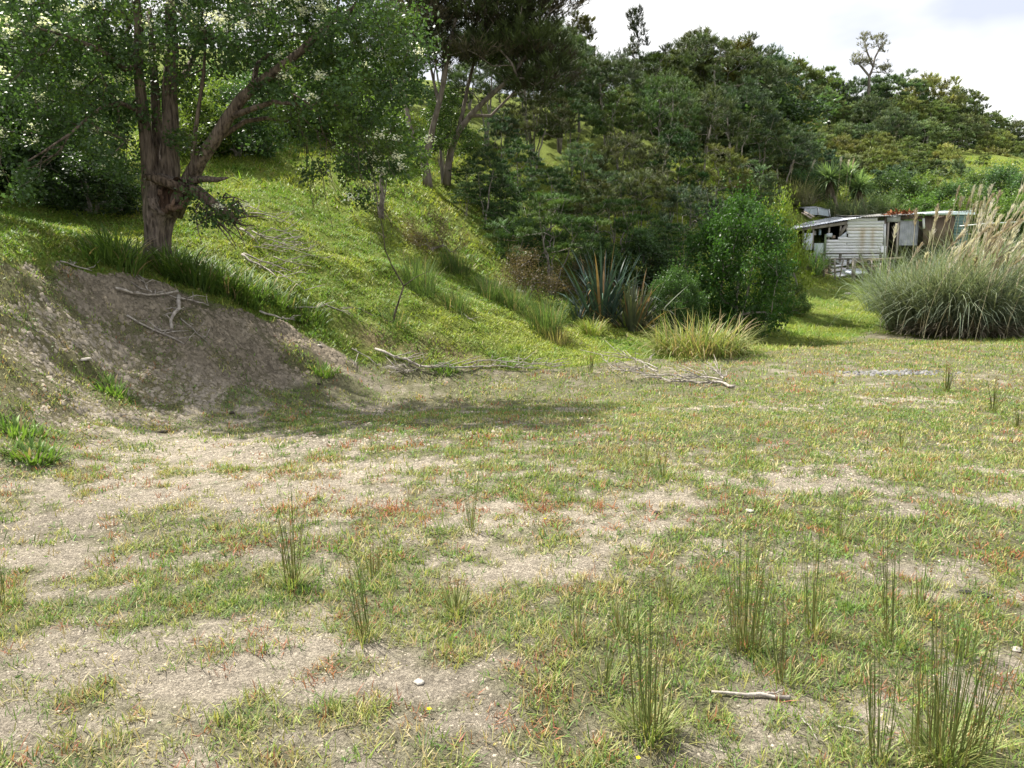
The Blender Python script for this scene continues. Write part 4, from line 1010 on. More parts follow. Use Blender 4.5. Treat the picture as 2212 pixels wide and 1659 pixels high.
# ------------------------------------------------------------------ pampas, flax and other clumps
def pampas(px, py, Y, label, R=.9, nleaf=1500, L0=1.6, L1=3.0, nplume=24, plume_len=(2.4, 3.3), lean=(.25, .75), lean_az=0.0, tint=(1, 1, 1), seed=1, sway=PI, name='pampas_grass'):
    r = np.random.default_rng(seed)
    b = ground_at(px, Y) if py is None else G(px, py)
    e = thing(name, label, 'pampas grass', tuple(b), 'pampas clumps around the shed')
    lb = MB()
    n = nleaf; a = r.uniform(0, 2 * PI, n); q = np.sqrt(r.uniform(0, 1, n)) * R
    nc = 6; cc_ = r.normal(0, R * .55, (nc, 2)); hs_ = r.uniform(.62, 1.12, nc); gi_ = r.integers(0, nc, n)
    base = np.stack([np.cos(a) * q * .55 + cc_[gi_, 0], np.sin(a) * q * .55 + cc_[gi_, 1], np.full(n, -.06)], 1)
    az = a + r.normal(0, .8, n); ln = r.uniform(L0, L1, n) * hs_[gi_]
    a0 = .03 + .5 * (q / R) * r.uniform(.1, 1.3, n); a1 = a0 + r.uniform(.5, 2.3, n)
    hue = r.uniform(0, 1, (n, 1))
    c = np.array([[.13, .175, .11]]) * (1 - hue) + np.array([[.24, .265, .17]]) * hue
    c = c * np.asarray(tint) * (1 + r.uniform(-.25, .25, (n, 1)))
    blades(lb, base, az, ln, r.uniform(.018, .034, n), a0, a1, c * .8, c * 1.15, 6, r.uniform(-.5, .5, n), 1.3)
    nd = n // 4                                       # dry dead leaves in the skirt
    a = r.uniform(0, 2 * PI, nd); base = np.stack([np.cos(a) * R * .9, np.sin(a) * R * .9, np.full(nd, .0)], 1)
    blades(lb, base, a + r.normal(0, .5, nd), r.uniform(.7, 1.5, nd), .025, r.uniform(.3, 1.0, nd), r.uniform(1.6, 2.6, nd), np.array([[.20, .17, .13]]) * (1 + r.uniform(-.3, .3, (nd, 1))), np.array([[.28, .24, .18]]), 4, r.uniform(-.6, .6, nd))
    lb.build('leaves', M['grass'], e)
    sb = MB(); fb = MB()
    for k in range(nplume):
        q0 = np.array([r.normal(-.45 * R * (lean[1] > .5), R * .6), r.normal(-.1, R * .45), 0])
        az = lean_az + r.normal(-.2, .55); th0 = r.uniform(.02, .25); th1 = r.uniform(*lean); ln = r.uniform(*plume_len); p = q0.copy(); pts = [p.copy()]
        for i in range(8):
            th = th0 + (th1 - th0) * (i / 7); p = p + np.array([math.cos(az) * math.sin(th), math.sin(az) * math.sin(th), math.cos(th)]) * ln / 8; pts.append(p.copy())
        tube(sb, pts, np.linspace(.012, .006, 9), 4, (1, 1, 1), False)
        d = nrm(pts[-1] - pts[-2]); m = 70; pl = r.uniform(.35, .6)
        t = r.uniform(0, 1, m); pos = pts[-1][None] + d[None] * (t[:, None] - .55) * pl
        wv = .14 * np.sin(PI * np.clip(t, .04, 1) ** .8) + .04
        c = np.array([.60, .56, .51]) if r.uniform() < .6 else np.array([.43, .36, .29])
        azs = r.uniform(0, 2 * PI, m); lean_b = r.uniform(.1, .5, m)
        # hairs hug the stem direction
        hd = d[None] * np.cos(lean_b)[:, None] + (np.stack([np.cos(azs), np.sin(azs), np.zeros(m)], 1)) * np.sin(lean_b)[:, None]
        sd_ = np.cross(hd, rvec(m, r)); sd_ /= np.linalg.norm(sd_, axis=1)[:, None]
        L_ = wv * r.uniform(.8, 1.6, m)
        V = np.stack([pos - sd_ * .016, pos + sd_ * .016, pos + hd * L_[:, None]], 1).reshape(-1, 3)
        fb.add(V, [np.arange(m * 3).reshape(-1, 3)], np.repeat(c[None] * (1 + r.uniform(-.15, .15, (m, 1))), 3, axis=0))
    if nplume:
        sb.build('stalks', M['plume_stalk'], e); fb.build('plumes', M['plume'], e)
    return e
M['plume_stalk'] = rough_mat('plume_stalk', (.34, .30, .18), (.44, .40, .26), 10, .7, .1, 30)
pampas(2085, 724, 0, 'huge grey-green pampas clump in front of the shed, its tan plumes blown to one side', 1.2, 4000, 1.9, 3.7, 84, (1.9, 3.3), (.12, .9), 0.0, (1.05, 1.05, 1.1), seed=1)
pampas(2150, None, 23.5, 'pampas clump with tan plumes just behind the huge pampas clump, at the edge of the view', 1.1, 2200, 2.0, 3.6, 30, (3.2, 4.4), (.3, .8), 0.0, (1, 1, 1.05), 2)
pampas(2195, None, 27.5, 'tall pampas clump with upright white plumes at the right border', .9, 1200, 2.0, 3.3, 24, (4.3, 5.6), (.02, .25), 0.0, (.9, 1, 1), 3)
pampas(2045, None, 30.5, 'pampas clump whose pale plumes stand in front of the shed roof', .8, 1100, 1.8, 2.8, 16, (3.3, 4.2), (.02, .25), 0.0, (.9, 1, 1), 4)
pampas(2030, None, 25.5, 'pampas clump without plumes spilling towards the shed door', 1.0, 1700, 1.7, 2.9, 0, tint=(1, 1.05, .95), seed=5)
pampas(1800, None, 40.5, 'pampas clump with two white plumes behind the lean-to roof', .8, 700, 1.3, 2.2, 3, (2.6, 3.2), (.02, .12), 0.0, (1, 1.05, 1), 6)
pampas(1862, None, 42, 'short spiky pampas clump above the middle of the shed roof', .7, 600, 1.2, 2.0, 0, tint=(1.1, 1.15, 1), seed=7)
pampas(1700, None, 41, 'dull grassy pampas clump left of the pale shell in the long grass', .9, 600, 1.2, 1.9, 4, (1.8, 2.3), (.1, .4), 0.0, (1.15, 1, .8), 8)
pampas(1750, None, 33.2, 'bright green strappy clump growing against the shed lean-to', .3, 260, 1.0, 1.8, 0, tint=(.9, 1.25, .6), seed=9)

def flax(px, py, label, n, L0, L1, col, seed, tmax=.9, wd=(.05, .085), lay=0):
    r = np.random.default_rng(seed); b = G(px, py)
    e = thing('flax_plant', label, 'flax', tuple(b), 'flax clumps by the pond')
    for k in range(n):
        a = r.uniform(0, 2 * PI); q = r.uniform(0, .38)
        droop = r.uniform(.1, .7) if r.uniform() > .45 else r.uniform(1.0, 2.2)
        mb = MB(); c = np.asarray(col) * r.uniform(.7, 1.3)
        if r.uniform() < .14: c = np.array([.30, .19, .09]) * r.uniform(.6, 1.3)
        th = r.uniform(.03, tmax) * (q / .38 * .6 + .4)
        W_ = r.uniform(*wd)
        blades(mb, np.array([[math.cos(a) * q, math.sin(a) * q, -.05]]), a, r.uniform(L0, L1), W_, th, th + droop, c * .75, c * 1.1, 6, r.uniform(-.7, .7), 2.0)
        mb.build('leaf', M['flaxleaf'], e)
    return e
flax(1300, 692, 'tall blue-green flax with stiff upright sword leaves left of the bushes', 110, 1.3, 2.1, (.06, .105, .08), 41, .85)
flax(1365, 712, 'lower flax with drooping brown-tipped leaves in front of the pale bush', 90, 1.0, 1.6, (.105, .12, .075), 42, 1.15)
flax(1250, 690, 'small spreading flax tuft at the left foot of the tall flax', 26, .6, 1.0, (.05, .085, .055), 43, 1.2, (.04, .06))

def clump(name, label, cat, px, py, n, R, L0, L1, w0, w1, c0, c1, lean=(.1, .9), droop=(.6, 1.8), seed=1, segs=5, group=None, dead=.08, mat='grass', azb=None):
    r = np.random.default_rng(seed); b = G(px, py); mb = MB()
    a = r.uniform(0, 2 * PI, n); q = np.sqrt(r.uniform(0, 1, n)) * R
    gx_ = b[0] + np.cos(a) * q; gy_ = b[1] + np.sin(a) * q
    base = np.stack([np.cos(a) * q, np.sin(a) * q, hz(gx_, gy_) - b[2] - .02], 1)
    u = r.uniform(0, 1, (n, 1)); c = np.asarray(c0) * (1 - u) + np.asarray(c1) * u
    c = np.where(r.uniform(0, 1, (n, 1)) < dead, np.array([[.33, .26, .14]]), c) * (1 + r.uniform(-.25, .25, (n, 1)))
    a0 = r.uniform(*lean, n) * (.35 + .65 * q / R); a1 = a0 + r.uniform(*droop, n)
    blades(mb, base, a + r.normal(0, .6, n), r.uniform(L0, L1, n), r.uniform(w0, w1, n), a0, a1, c * .8, c * 1.12, segs, r.uniform(-.5, .5, n), 1.4)
    o = mb.build(name, M[mat]); o.location = tuple(b)
    return tag(o, label, cat, group)
clump('sedge_clump', 'wide mound of yellow-green arching strap leaves in front of the round bush', 'sedge', 1510, 764, 1100, .92, .4, 1.1, .014, .03, (.14, .20, .055), (.27, .28, .10), (.02, 1.1), (.2, 2.4), 51, 6, dead=.24)
clump('sedge_clump', 'small bright green strap-leaved tuft in front of the flax', 'sedge', 1280, 724, 160, .22, .35, .6, .015, .025, (.18, .24, .05), (.24, .28, .06), seed=52)
for i, (px, py, lab, h, n) in enumerate([(1178, 716, 'tallest dark rush tussock at the edge of the sunny grass', .85, 420), (905, 622, 'dark upright rush tussock with a dry top on the sunny slope', .8, 260), (985, 668, 'small round rush tussock in the middle of the sunny slope', .45, 200),
                                         (1060, 648, 'rush tussock in shade between the sunny grass and the dry scrub', .6, 260), (985, 590, 'rush tussock in shade above the small round one', .65, 240), (850, 700, 'little rush tuft at the foot of the bare sapling', .3, 90), (1205, 735, 'straw coloured tuft beside the tallest dark tussock', .4, 130),
                                         (920, 640, 'low green tuft just below the dark tussock with a dry top', .35, 120), (1110, 668, 'rush tussock left of the tallest dark one', .65, 280)]):
    c = ((.075, .13, .04), (.12, .17, .05)) if 'straw' not in lab else ((.35, .30, .14), (.28, .27, .10))
    clump('rush_tussock', lab, 'rush', px, py, n, .22 + h * .12, h * .6, h * 1.1, .008, .016, c[0], c[1], (.02, .6), (.1, .7), 60 + i, 3, 'rush tussocks on the slope')
for i, (px, py, h, n, lab) in enumerate([(262, 572, .75, 220, 'dark strap-leaved clump left of the blossom tree trunk'), (225, 560, .5, 140, 'low strap-leaved clump farthest left at the tree foot'), (375, 592, .7, 260, 'dark strap-leaved clump growing against the blossom tree trunk'), (430, 612, .7, 240, 'strap-leaved clump on the bank edge, second right of the trunk'),
                                         (485, 628, .65, 240, 'strap-leaved clump on the bank edge, third right of the trunk'), (535, 645, .65, 220, 'strap-leaved clump overhanging the bare soil, end of the row'), (600, 655, .45, 160, 'bright tuft just beyond the row of strap-leaved clumps'), (665, 690, .35, 120, 'leafy green tuft at the tip of the bare bank')]):
    clump('strap_leaf_clump', lab, 'plant', px, py, n, .3, h * .5, h * 1.05, .016, .028, (.06, .115, .025), (.12, .19, .035), (.1, .9), (.5, 1.6), 80 + i, 5, 'strap-leaved clumps along the bank edge')
for i, (px, py, lab) in enumerate([(40, 935, 'bright leafy weed patch at the left border below the bank'), (75, 985, 'second leafy weed patch at the left border, nearer the viewer'), (245, 848, 'pale green weed rosette half way up the bare bank'), (960, 800, 'dark green thistle-like weed beside the long fallen branch'), (700, 805, 'green weeds at the foot of the bank')]):
    clump('weed_patch', lab, 'weed', px, py, 150, .2, .08, .2, .015, .03, (.10, .19, .035), (.17, .26, .05), (.3, 1.2), (.2, .8), 95 + i, 3, 'weeds below the bank', dead=.03)

# rushes standing on the flat
RUSH = [(635, 1265, 1010, 22, 'tall thin rush left of centre, on the green strip'), (787, 1382, 1165, 16, 'thin rush leaning left above the cracked soil patch'), (806, 1245, 1172, 16, 'short stubby rush behind the leaning thin one'), (985, 1325, 1235, 26, 'low fanned rush in the middle of the green strip'),
        (1018, 1148, 1000, 8, 'slender rush in the reddish patch at the centre'), (1402, 1590, 1215, 34, 'big rush with a lush green foot, right of centre at the front'), (1303, 1482, 1300, 9, 'narrow dark rush left of the big front one'), (1246, 1382, 1240, 10, 'small sparse rush left of the narrow dark one'),
        (1612, 1405, 1090, 46, 'dense upright rush with brown tips, right of centre'), (1757, 1372, 1075, 18, 'tight tall rush beside the dense one with brown tips'), (1690, 1478, 1240, 15, 'thin rush just above the fallen stick'), (2040, 1645, 1270, 80, 'largest bushy rush at the bottom right'),
        (1900, 1650, 1330, 20, 'rush at the bottom edge, left of the largest bushy one'), (1925, 1390, 1060, 12, 'tall sparse rush leaning left in the right foreground'), (1432, 1032, 945, 10, 'far rush pair, right-hand one, on the middle of the flat'), (1396, 1005, 950, 6, 'far rush pair, left-hand one, on the middle of the flat'),
        (1275, 805, 748, 12, 'pale rush standing between the two fallen branches'), (2046, 846, 788, 20, 'stout rush by the grey gravel patch'), (2145, 890, 808, 12, 'reddish thin rush near the right border, beyond the gravel'), (8, 1312, 1165, 8, 'rush cut by the left border'),
        (1815, 1165, 1030, 8, 'faint thin rush on the far right of the flat'), (1990, 1312, 1180, 10, 'thin rush beside the bare patch with dark leaves'), (2200, 925, 858, 9, 'thin rush cut by the right border'), (1945, 965, 905, 8, 'tiny rush tuft on the far turf at right'), (1345, 1370, 1230, 16, 'soft rush tuft behind the big front one'), (1445, 1290, 1210, 8, 'faint rush behind the soft tuft'), (2080, 1420, 1300, 12, 'rush behind the largest bushy one')]
for i, (px, py, top, n, lab) in enumerate(RUSH):
    r = np.random.default_rng(300 + i); b = G(px, py); h = (P(px, top, b[1])[2] - b[2])
    e = thing('rush_clump', lab, 'rush', tuple(b), 'rushes standing on the flat')
    sb = MB(); a = r.uniform(0, 2 * PI, n); R = .012 + .0016 * n
    base = np.stack([np.cos(a) * r.uniform(0, R, n), np.sin(a) * r.uniform(0, R, n), np.full(n, -.01)], 1)
    ln = h * r.uniform(.55, 1.15, n); lean = -.2 if 'leaning left' in lab else 0.
    wd = .0036 * max(1, (b[1] / 3.4) ** .65)
    c = np.where(r.uniform(0, 1, (n, 1)) < .7, np.array([[.085, .15, .05]]), np.array([[.21, .195, .085]])) * (1 + r.uniform(-.25, .25, (n, 1)))
    az = np.where(r.uniform(0, 1, n) < (.75 if lean else 0), PI, a + r.normal(0, .5, n)); th = np.where(r.uniform(0, 1, n) < .2, r.uniform(.1, .45, n), r.uniform(.01, .14 if 'fanned' not in lab else .5, n))
    for tw in (0, PI / 2):                              # two crossed strips make a rounded stem
        blades(sb, base, az, ln, wd, th, th + .06, np.array([[.21, .16, .07]]) * .5 + c * .5, c, 3, tw)
    st_o = sb.build('stems', M['grass'], e)
    hb = MB(); k = r.uniform(0, 1, n) < .3
    if k.any():
        tip = base + np.stack([np.cos(az) * np.sin(th + .03), np.sin(az) * np.sin(th + .03), np.cos(th + .03)], 1) * (ln * .9)[:, None]
        for q in tip[k]:
            m = 7; pos = q + r.normal(0, .5, (m, 3)) * np.array([.008, .008, .028]) * max(1, b[1] / 4)
            leaves(hb, pos, .012 * max(1, (b[1] / 4) ** .8), np.array([[.20, .12, .055]]) * (1 + r.uniform(-.3, .3, (m, 1))), r, .2, .5)
        hb.build('seed_heads', M['grass'], st_o)['kind'] = 'stuff'
    if True:
        fb_ = MB(); m = 260 if i in (5, 11) else 120 if i in (0, 8, 3) else 50; a = r.uniform(0, 2 * PI, m)
        base = np.stack([np.cos(a) * r.uniform(0, .11, m), np.sin(a) * r.uniform(0, .11, m), np.full(m, -.005)], 1)
        blades(fb_, base, a, r.uniform(.05, .15, m) * (1.6 if i == 11 else 1), .0055, r.uniform(.1, .8, m), r.uniform(.6, 1.6, m), np.where(r.uniform(0, 1, (m, 1)) < .65, np.array([[.13, .20, .05]]), np.array([[.32, .27, .14]])) * (1 + r.uniform(-.3, .3, (m, 1))), np.array([[.24, .27, .09]]), 3)
        fb_.build('grassy_foot', M['grass'], e)

# cabbage trees behind the shed
for i, (px, py_head, Y, hs, lab) in enumerate([(1792, 382, 41.2, 1.2, 'cabbage tree with the largest spiky head, leftmost of three'), (1832, 376, 41.8, 1.0, 'cabbage tree in the middle of three, thin pale stem'), (1856, 400, 41.0, 1.05, 'cabbage tree at the right of three, head hanging lower')]):
    r = np.random.default_rng(400 + i); b = ground_at(px, Y); hd = P(px, py_head + 8, Y) - b
    e = thing('cabbage_tree', lab, 'cabbage tree', tuple(b), 'cabbage trees behind the shed')
    tb = MB(); tube(tb, [np.array([.1, 0, -.3]), hd * .35 + [.05, 0, 0], hd * .7, hd], [.1, .085, .075, .07], 8, (1, .95, .85)); tb.build('trunk', M['kbark'], e, True)
    lb = MB(); n = 260; az = r.uniform(0, 2 * PI, n); th = np.arccos(r.uniform(-.75, 1, n)); c = np.array([[.17, .25, .11]]) * (1 + r.uniform(-.3, .3, (n, 1)))
    blades(lb, np.repeat(hd[None], n, 0) + r.normal(0, .06, (n, 3)), az, r.uniform(.8, 1.15, n) * hs, .085, th * .8, th + r.uniform(.1, .6, n), c * .8, c * 1.25, 3, r.uniform(-.5, .5, n)); hd_o = lb.build('leaf_head', M['leaf'], e)
    if i != 1:
        db = MB(); n = 50; az = r.uniform(0, 2 * PI, n)
        blades(db, np.repeat(hd[None], n, 0) + r.normal(0, .08, (n, 3)) - [0, 0, .15], az, r.uniform(.6, .95, n), .05, r.uniform(2.2, 2.7, n), r.uniform(2.8, 3.1, n), (.16, .13, .09), (.24, .2, .14), 3); db.build('dead_leaf_skirt', M['leaf'], hd_o)

# ------------------------------------------------------------------ the shed
SA = .10
O = P(1785, 560, 36.0)
UX = np.array([math.cos(SA), -math.sin(SA), 0]); UN = np.array([math.sin(SA), math.cos(SA), 0])
def Wl(px, py, n=0.0):
    d = P(px, py, 1.0) - np.array([0, 0, CAM_H]); o = O + UN * n
    t = ((o - np.array([0, 0, CAM_H])) @ UN) / (d @ UN); q = np.array([0, 0, CAM_H]) + d * t - O
    return float(q @ UX), float(q[2])
shed = thing('shed', 'derelict white weatherboard shed with a sagging iron roof and open lean-to', 'shed', tuple(O), None, -SA)
def U(px): return Wl(px, 520)[0]
def Z(py): return Wl(1850, py)[1]
def board(x0, x1, z0, z1, n=0.0, th=.02, tilt=.018, col=(1, 1, 1), mat='paint', name='weatherboard', sag=.012, streak=0.0):
    mb = MB(); a, b = rng.uniform(-sag, sag, 2); m = 18; t = np.linspace(0, 1, m); xx = x0 + (x1 - x0) * t; sg = a + (b - a) * t + rng.normal(0, .003, m)
    V = np.stack([np.stack([xx, np.full(m, yv), zv + sg], 1) for yv, zv in ((n - tilt - th, z0), (n - tilt, z0), (n, z1), (n - th, z1))], 1).reshape(-1, 3)
    i = np.arange(m - 1)[:, None] * 4; F = np.concatenate([i + np.array([[p, p + 4, (p + 1) % 4 + 4, (p + 1) % 4]]) for p in range(4)] + [np.array([[0, 1, 2, 3], [m * 4 - 1, m * 4 - 2, m * 4 - 3, m * 4 - 4]])])
    k = np.maximum(np.exp(-((xx - U(1862)) / .11) ** 2), .8 * np.exp(-((xx - U(1884)) / .09) ** 2)) * streak + rng.uniform(0, .06, m)
    C = np.asarray(col) * rng.uniform(.90, 1.03) * (1 - k[:, None] * np.array([.30, .42, .58])[None])
    mb.add(V, [F], np.repeat(C, 4, axis=0)); return mb.build(name, M[mat], shed)
def sbox(name, x0, x1, n0, n1, z0, z1, mat, col=(1, 1, 1), jit=.0):
    mb = MB(); box(mb, x0, x1, n0, n1, z0, z1, col, jit); return mb.build(name, M[mat], shed)
zl = np.linspace(Z(561), Z(512.5), 9)
for k in range(8):
    if k == 7:
        board(U(1785) + .5, U(1907), zl[k], zl[k + 1] + .012, streak=[.5, .5, .55, .6, .65, .75, .8, .9][k])
    elif k == 5:
        board(U(1785), U(1828), zl[k], zl[k + 1] + .012); board(U(1828.4), U(1907), zl[k], zl[k + 1] + .012, .002, streak=[.5, .5, .55, .6, .65, .75, .8, .9][k])
    elif k < 4:
        board(U(1785), U(1902), zl[k], zl[k + 1] + .012, streak=[.5, .5, .55, .6, .65, .75, .8, .9][k])
    else: board(U(1785), U(1907), zl[k], zl[k + 1] + .012, streak=[.5, .5, .55, .6, .65, .75, .8, .9][k])
zu = np.linspace(Z(512.5), Z(471.5), 7)
for k in range(6):
    x1 = U(1907); x0 = U(1827.5) + rng.uniform(-.02, .03) + (.05 if k == 0 else 0)
    board(x0, x1 - (.3 if k == 5 else 0), zu[k], zu[k + 1] + .012, col=(1, .93, .86) if k == 2 else (1, 1, 1), streak=[.95, 1, .6, .1, 0, 0][k])
sbox('patch_board', U(1902.5), U(1910), -.05, -.025, Z(561), Z(531), 'paint')
sbox('patch_board', U(1912.5), U(1915), -.03, 0, Z(558), Z(532), 'paint')
mb = MB(); bar(mb, (U(1911), -.03, Z(536)), (U(1908.5), -.03, Z(484)), .10, .02, upv=(0, 1, 0)); mb.build('loose_board', M['sheet'], shed)
# corner post, studs of the lean-to
sbox('post', U(1780.5), U(1784.5), -.04, .06, Z(562), Z(506), 'timber', (.8, 1.1, .75))
for px, y0, y1 in [(1734.5, 520, 491), (1756, 520, 489), (1790, 513, 483), (1814.5, 508, 481)]:
    sbox('post', U(px) - .035, U(px) + .035, .0, .08, Z(y0) - 0.35, Z(y1) + .1, 'timber', (1.5, 1.5, 1.5))
mb = MB(); bar(mb, (U(1813), -.03, Z(507)), (U(1827), -.03, Z(484)), .13, .03, upv=(0, 1, 0)); mb.build('broken_board', M['timber'], shed)
# lean-to panels
sbox('wall_panel', U(1736), U(1755), -.01, .01, Z(540), Z(503), 'sheet', (.95, 1, 1.05))
sbox('wall_panel', U(1759), U(1780), -.015, .01, Z(562), Z(525), 'sheet', (.72, .82, .74))
sbox('wall_panel', U(1784.5), U(1797), -.02, .0, Z(512), Z(503.5), 'sheet', (.9, .95, 1))
mb = MB(); mb.add([[U(1812), -.012, Z(512)], [U(1828), -.012, Z(512)], [U(1827.5), -.012, Z(500)], [U(1812), .005, Z(512)], [U(1828), .005, Z(512)], [U(1827.5), .005, Z(500)]], [np.array([[0, 1, 2], [5, 4, 3]]), np.array([[0, 3, 4, 1], [1, 4, 5, 2], [2, 5, 3, 0]])], (.95, 1, 1.08)); mb.build('wall_panel', M['sheet'], shed)
# fascia beam under the lean-to roof
mb = MB(); bar(mb, (U(1700), -.06, Z(499)), (U(1826), -.06, Z(481.5)), .06, .14, (1.3, 1.3, 1.35)); mb.build('fascia_beam', M['timber'], shed)
def corr(name, pts, n0, n1, rise, mat, col, amp=.014, pitch=.11):
    """corrugated roof sheet: front edge through pts (x,z), running back to n1 and rising"""
    xs_ = np.arange(pts[0][0], pts[-1][0], pitch / 4); zz = np.interp(xs_, [p[0] for p in pts], [p[1] for p in pts]) + amp * np.sin(xs_ / pitch * 2 * PI)
    m = len(xs_); V = []
    for n_, dz in ((n0, 0), ((n0 + n1) / 2, rise * .5 - .04), (n1, rise)):
        V.append(np.stack([xs_, np.full(m, n_), zz + dz], 1))
    V = np.concatenate(V); V = np.concatenate([V, V + [0, 0, .012]])
    i = np.arange(m - 1); F = []
    for lay in (0, 3 * m):
        for k in range(2): F.append(np.stack([lay + k * m + i, lay + k * m + i + 1, lay + (k + 1) * m + i + 1, lay + (k + 1) * m + i], 1))
    F.append(np.stack([i, i + 1, 3 * m + i + 1, 3 * m + i], 1))
    mb = MB(); mb.add(V, F, col); return mb.build(name, M[mat], shed)
corr('roof_sheet', [(U(1690), Z(497.5)), (U(1750), Z(488)), (U(1854), Z(470))], -.28, 3.0, .26, 'tin', (1.5, 1.5, 1.55))
main_roof = corr('roof_sheet', [(U(1845), Z(466.5)), (U(1858), Z(469.5)), (U(1900), Z(468)), (U(1988), Z(463.5))], -.25, 3.0, .26, 'tin', (.62, .58, .52))
rr_ = corr('roof_sheet', [(U(1986), Z(464.5)), (U(2092), Z(459))], -.45, 2.6, .22, 'tin', (1.2, 1.3, 1.3))
sbox('fascia_board', U(1987), U(2091), -.43, -.40, Z(466.5), Z(461.5), 'paint', (.75, .88, .88))
# rusty growth of old iron on the roof
mb = MB(); n_ = 140; r = np.random.default_rng(5); xx = r.uniform(U(1912), U(1972), n_)
leaves(mb, np.stack([xx, r.uniform(-.15, .5, n_), np.interp(xx, [U(1912), U(1988)], [Z(467), Z(463)]) + .03 + r.uniform(0, .11, n_)], 1), r.uniform(.12, .26, n_), np.array([[.27, .115, .06]]) * (1 + r.uniform(-.35, .3, (n_, 1))), r, 1.0, .5)
mb.build('rusty_litter', M['clod'], main_roof)
# openings, door, header, corrugated wall, right hand section
sbox('door_post', U(1914.8), U(1918.5), -.02, .06, Z(566), Z(479), 'timber', (1.7, 1.7, 1.7))
sbox('door_post', U(1936.5), U(1940), -.02, .06, Z(566), Z(479), 'timber', (1.7, 1.7, 1.75))
sbox('header_panel', U(1912.5), U(1941), -.05, -.022, Z(480), Z(467.5), 'sheet', (.68, .68, .68))
sbox('post', U(1907.5), U(1912), -.01, .09, Z(563), Z(470), 'timber', (.8, .75, .7))
sbox('header_beam', U(1941.5), U(1990), .0, .06, Z(475), Z(466.5), 'timber', (.55, .5, .48))
xs_ = np.arange(U(1943), U(1987), .025); m = len(xs_); zz0, zz1 = Z(530), Z(476)
mb = MB(); V = np.concatenate([np.stack([xs_, .25 + .018 * np.sin(xs_ / .085 * 2 * PI), np.full(m, z)], 1) for z in (zz0, zz1)]); i_ = np.arange(m - 1)
mb.add(np.concatenate([V, V + [0, .01, 0]]), [np.stack([i_, i_ + 1, m + i_ + 1, m + i_], 1), np.stack([2 * m + i_, 2 * m + i_ + 1, 3 * m + i_ + 1, 3 * m + i_], 1)], (.85, .85, .9)); mb.build('corrugated_wall', M['tin'], shed)
mb = MB(); bar(mb, (U(1989.5), -.1, Z(473)), (U(1992), -.1, Z(495)), .10, .02, upv=(0, 1, 0)); mb.build('hanging_strip', M['paint'], shed)
sbox('brown_wall', U(1993), U(2058), -.02, .02, Z(530), Z(467), 'timber', (.75, .62, .55))
zt = np.linspace(Z(530), Z(466.5), 11)
for k in range(10): board(U(2058.5), U(2089), zt[k], zt[k + 1] + .01, 0, .02, .016, (.22, .34, .35))
# inside and back
sbox('back_wall', U(1700), U(2089), 2.75, 2.80, Z(562), Z(470), 'timber', (.5, .48, .45))
sbox('end_wall', U(2086.5), U(2089), .05, 2.74, Z(562), Z(466.5), 'timber', (.6, .6, .6))
sbox('partition', U(1829), U(1829) + .05, .05, 2.74, Z(560), Z(474), 'timber', (.4, .38, .35))
sbox('partition', U(1941.5), U(1941.5) + .05, .10, 2.74, Z(560), Z(472), 'timber', (.4, .38, .35))
for lab, px0, px1, y0, y1, n0, col, mat in [('white bucket with a blue label on the lean-to sill', 1772, 1778, 504, 494, .35, (.75, .95, 1.1), 'sheet'), ('crumpled pale cloth hanging inside the lean-to', 1763, 1769, 504, 497, .5, (1.1, 1.05, .95), 'sheet'), ('tan rounded bundle lying on the lean-to sill', 1799, 1809, 512, 507.5, .3, (.85, .66, .5), 'sheet')]:
    u0, u1 = U(px0), U(px1); zz0, zz1 = Z(y0), Z(y1); c = O + UX * (u0 + u1) / 2 + UN * n0
    mb = MB(); zc = np.linspace(zz0 - .05, zz1, 6); rr = (u1 - u0) / 2 * np.array([.9, 1, 1.02, 1.0, .92, .6]); tube(mb, np.stack([np.zeros(6), np.zeros(6), zc + O[2] - c[2]], 1), rr, 10, col)
    o = mb.build('bucket' if 'bucket' in lab else 'cloth' if 'cloth' in lab else 'bundle', M[mat], None, True); o.location = tuple(c); tag(o, lab, 'clutter')

# low roof right of the shed
b = P(2140, 486, 34); e = thing('low_roof', 'low pale iron roof edge showing between pampas plumes, right of the shed', 'roof', (b[0], b[1], h1(b[0], b[1])))
hb = b[2] - h1(b[0], b[1])
mb = MB(); bar(mb, (-.85, 0, hb), (.95, .1, hb + .10), 1.6, .05, (1, 1.05, 1)); mb.build('roof_panel', M['sheet'], e)
for x_ in (-.75, .8):
    mb = MB(); bar(mb, (x_, -.4, -.1), (x_, -.4, hb - .03), .08, .08); mb.build('post', M['timber'], e)
    mb = MB(); bar(mb, (x_, .5, -.1), (x_, .5, hb - .03), .08, .08); mb.build('post', M['timber'], e)

# fence in front of the shed
fb0 = G(1845, 608)
fence = thing('fence', 'old leaning batten and wire fence in front of the shed', 'fence', tuple(fb0))
FP = [(1726, 592, 545, 1731, .05), (1742, 584, 547, 1752, .06), (1761, 592, 553, 1763, .05), (1780, 602, 554, 1779, .055), (1804, 605, 557, 1803, .06), (1812, 604, 559, 1822, .045), (1843, 610, 557, 1845, .13), (1863, 606, 563, 1864, .05), (1883, 601, 563, 1883, .05), (1902, 600, 568, 1902, .05), (1922, 598, 566, 1923, .05)]
tops = []
for px, y0, y1, px1, wd in FP:
    a = P(px, y0, fb0[1]) ; a[2] = h1(a[0], a[1]) - .1; t = P(px1, y1, fb0[1])
    mb = MB(); bar(mb, a - fb0, t - fb0, wd, wd * .9, rng.uniform(.9, 1.5), (0, 1, 0)); mb.build('post', M['timber'], fence); tops.append((a, t))
for fr in (.35, .62, .88):
    mb = MB(); tube(mb, [a + (t - a) * fr - fb0 + [0, -.04, 0] for a, t in tops[2:]], .006, 4, (.9, .8, .7), False); mb.build('wire', M['tin'], fence)
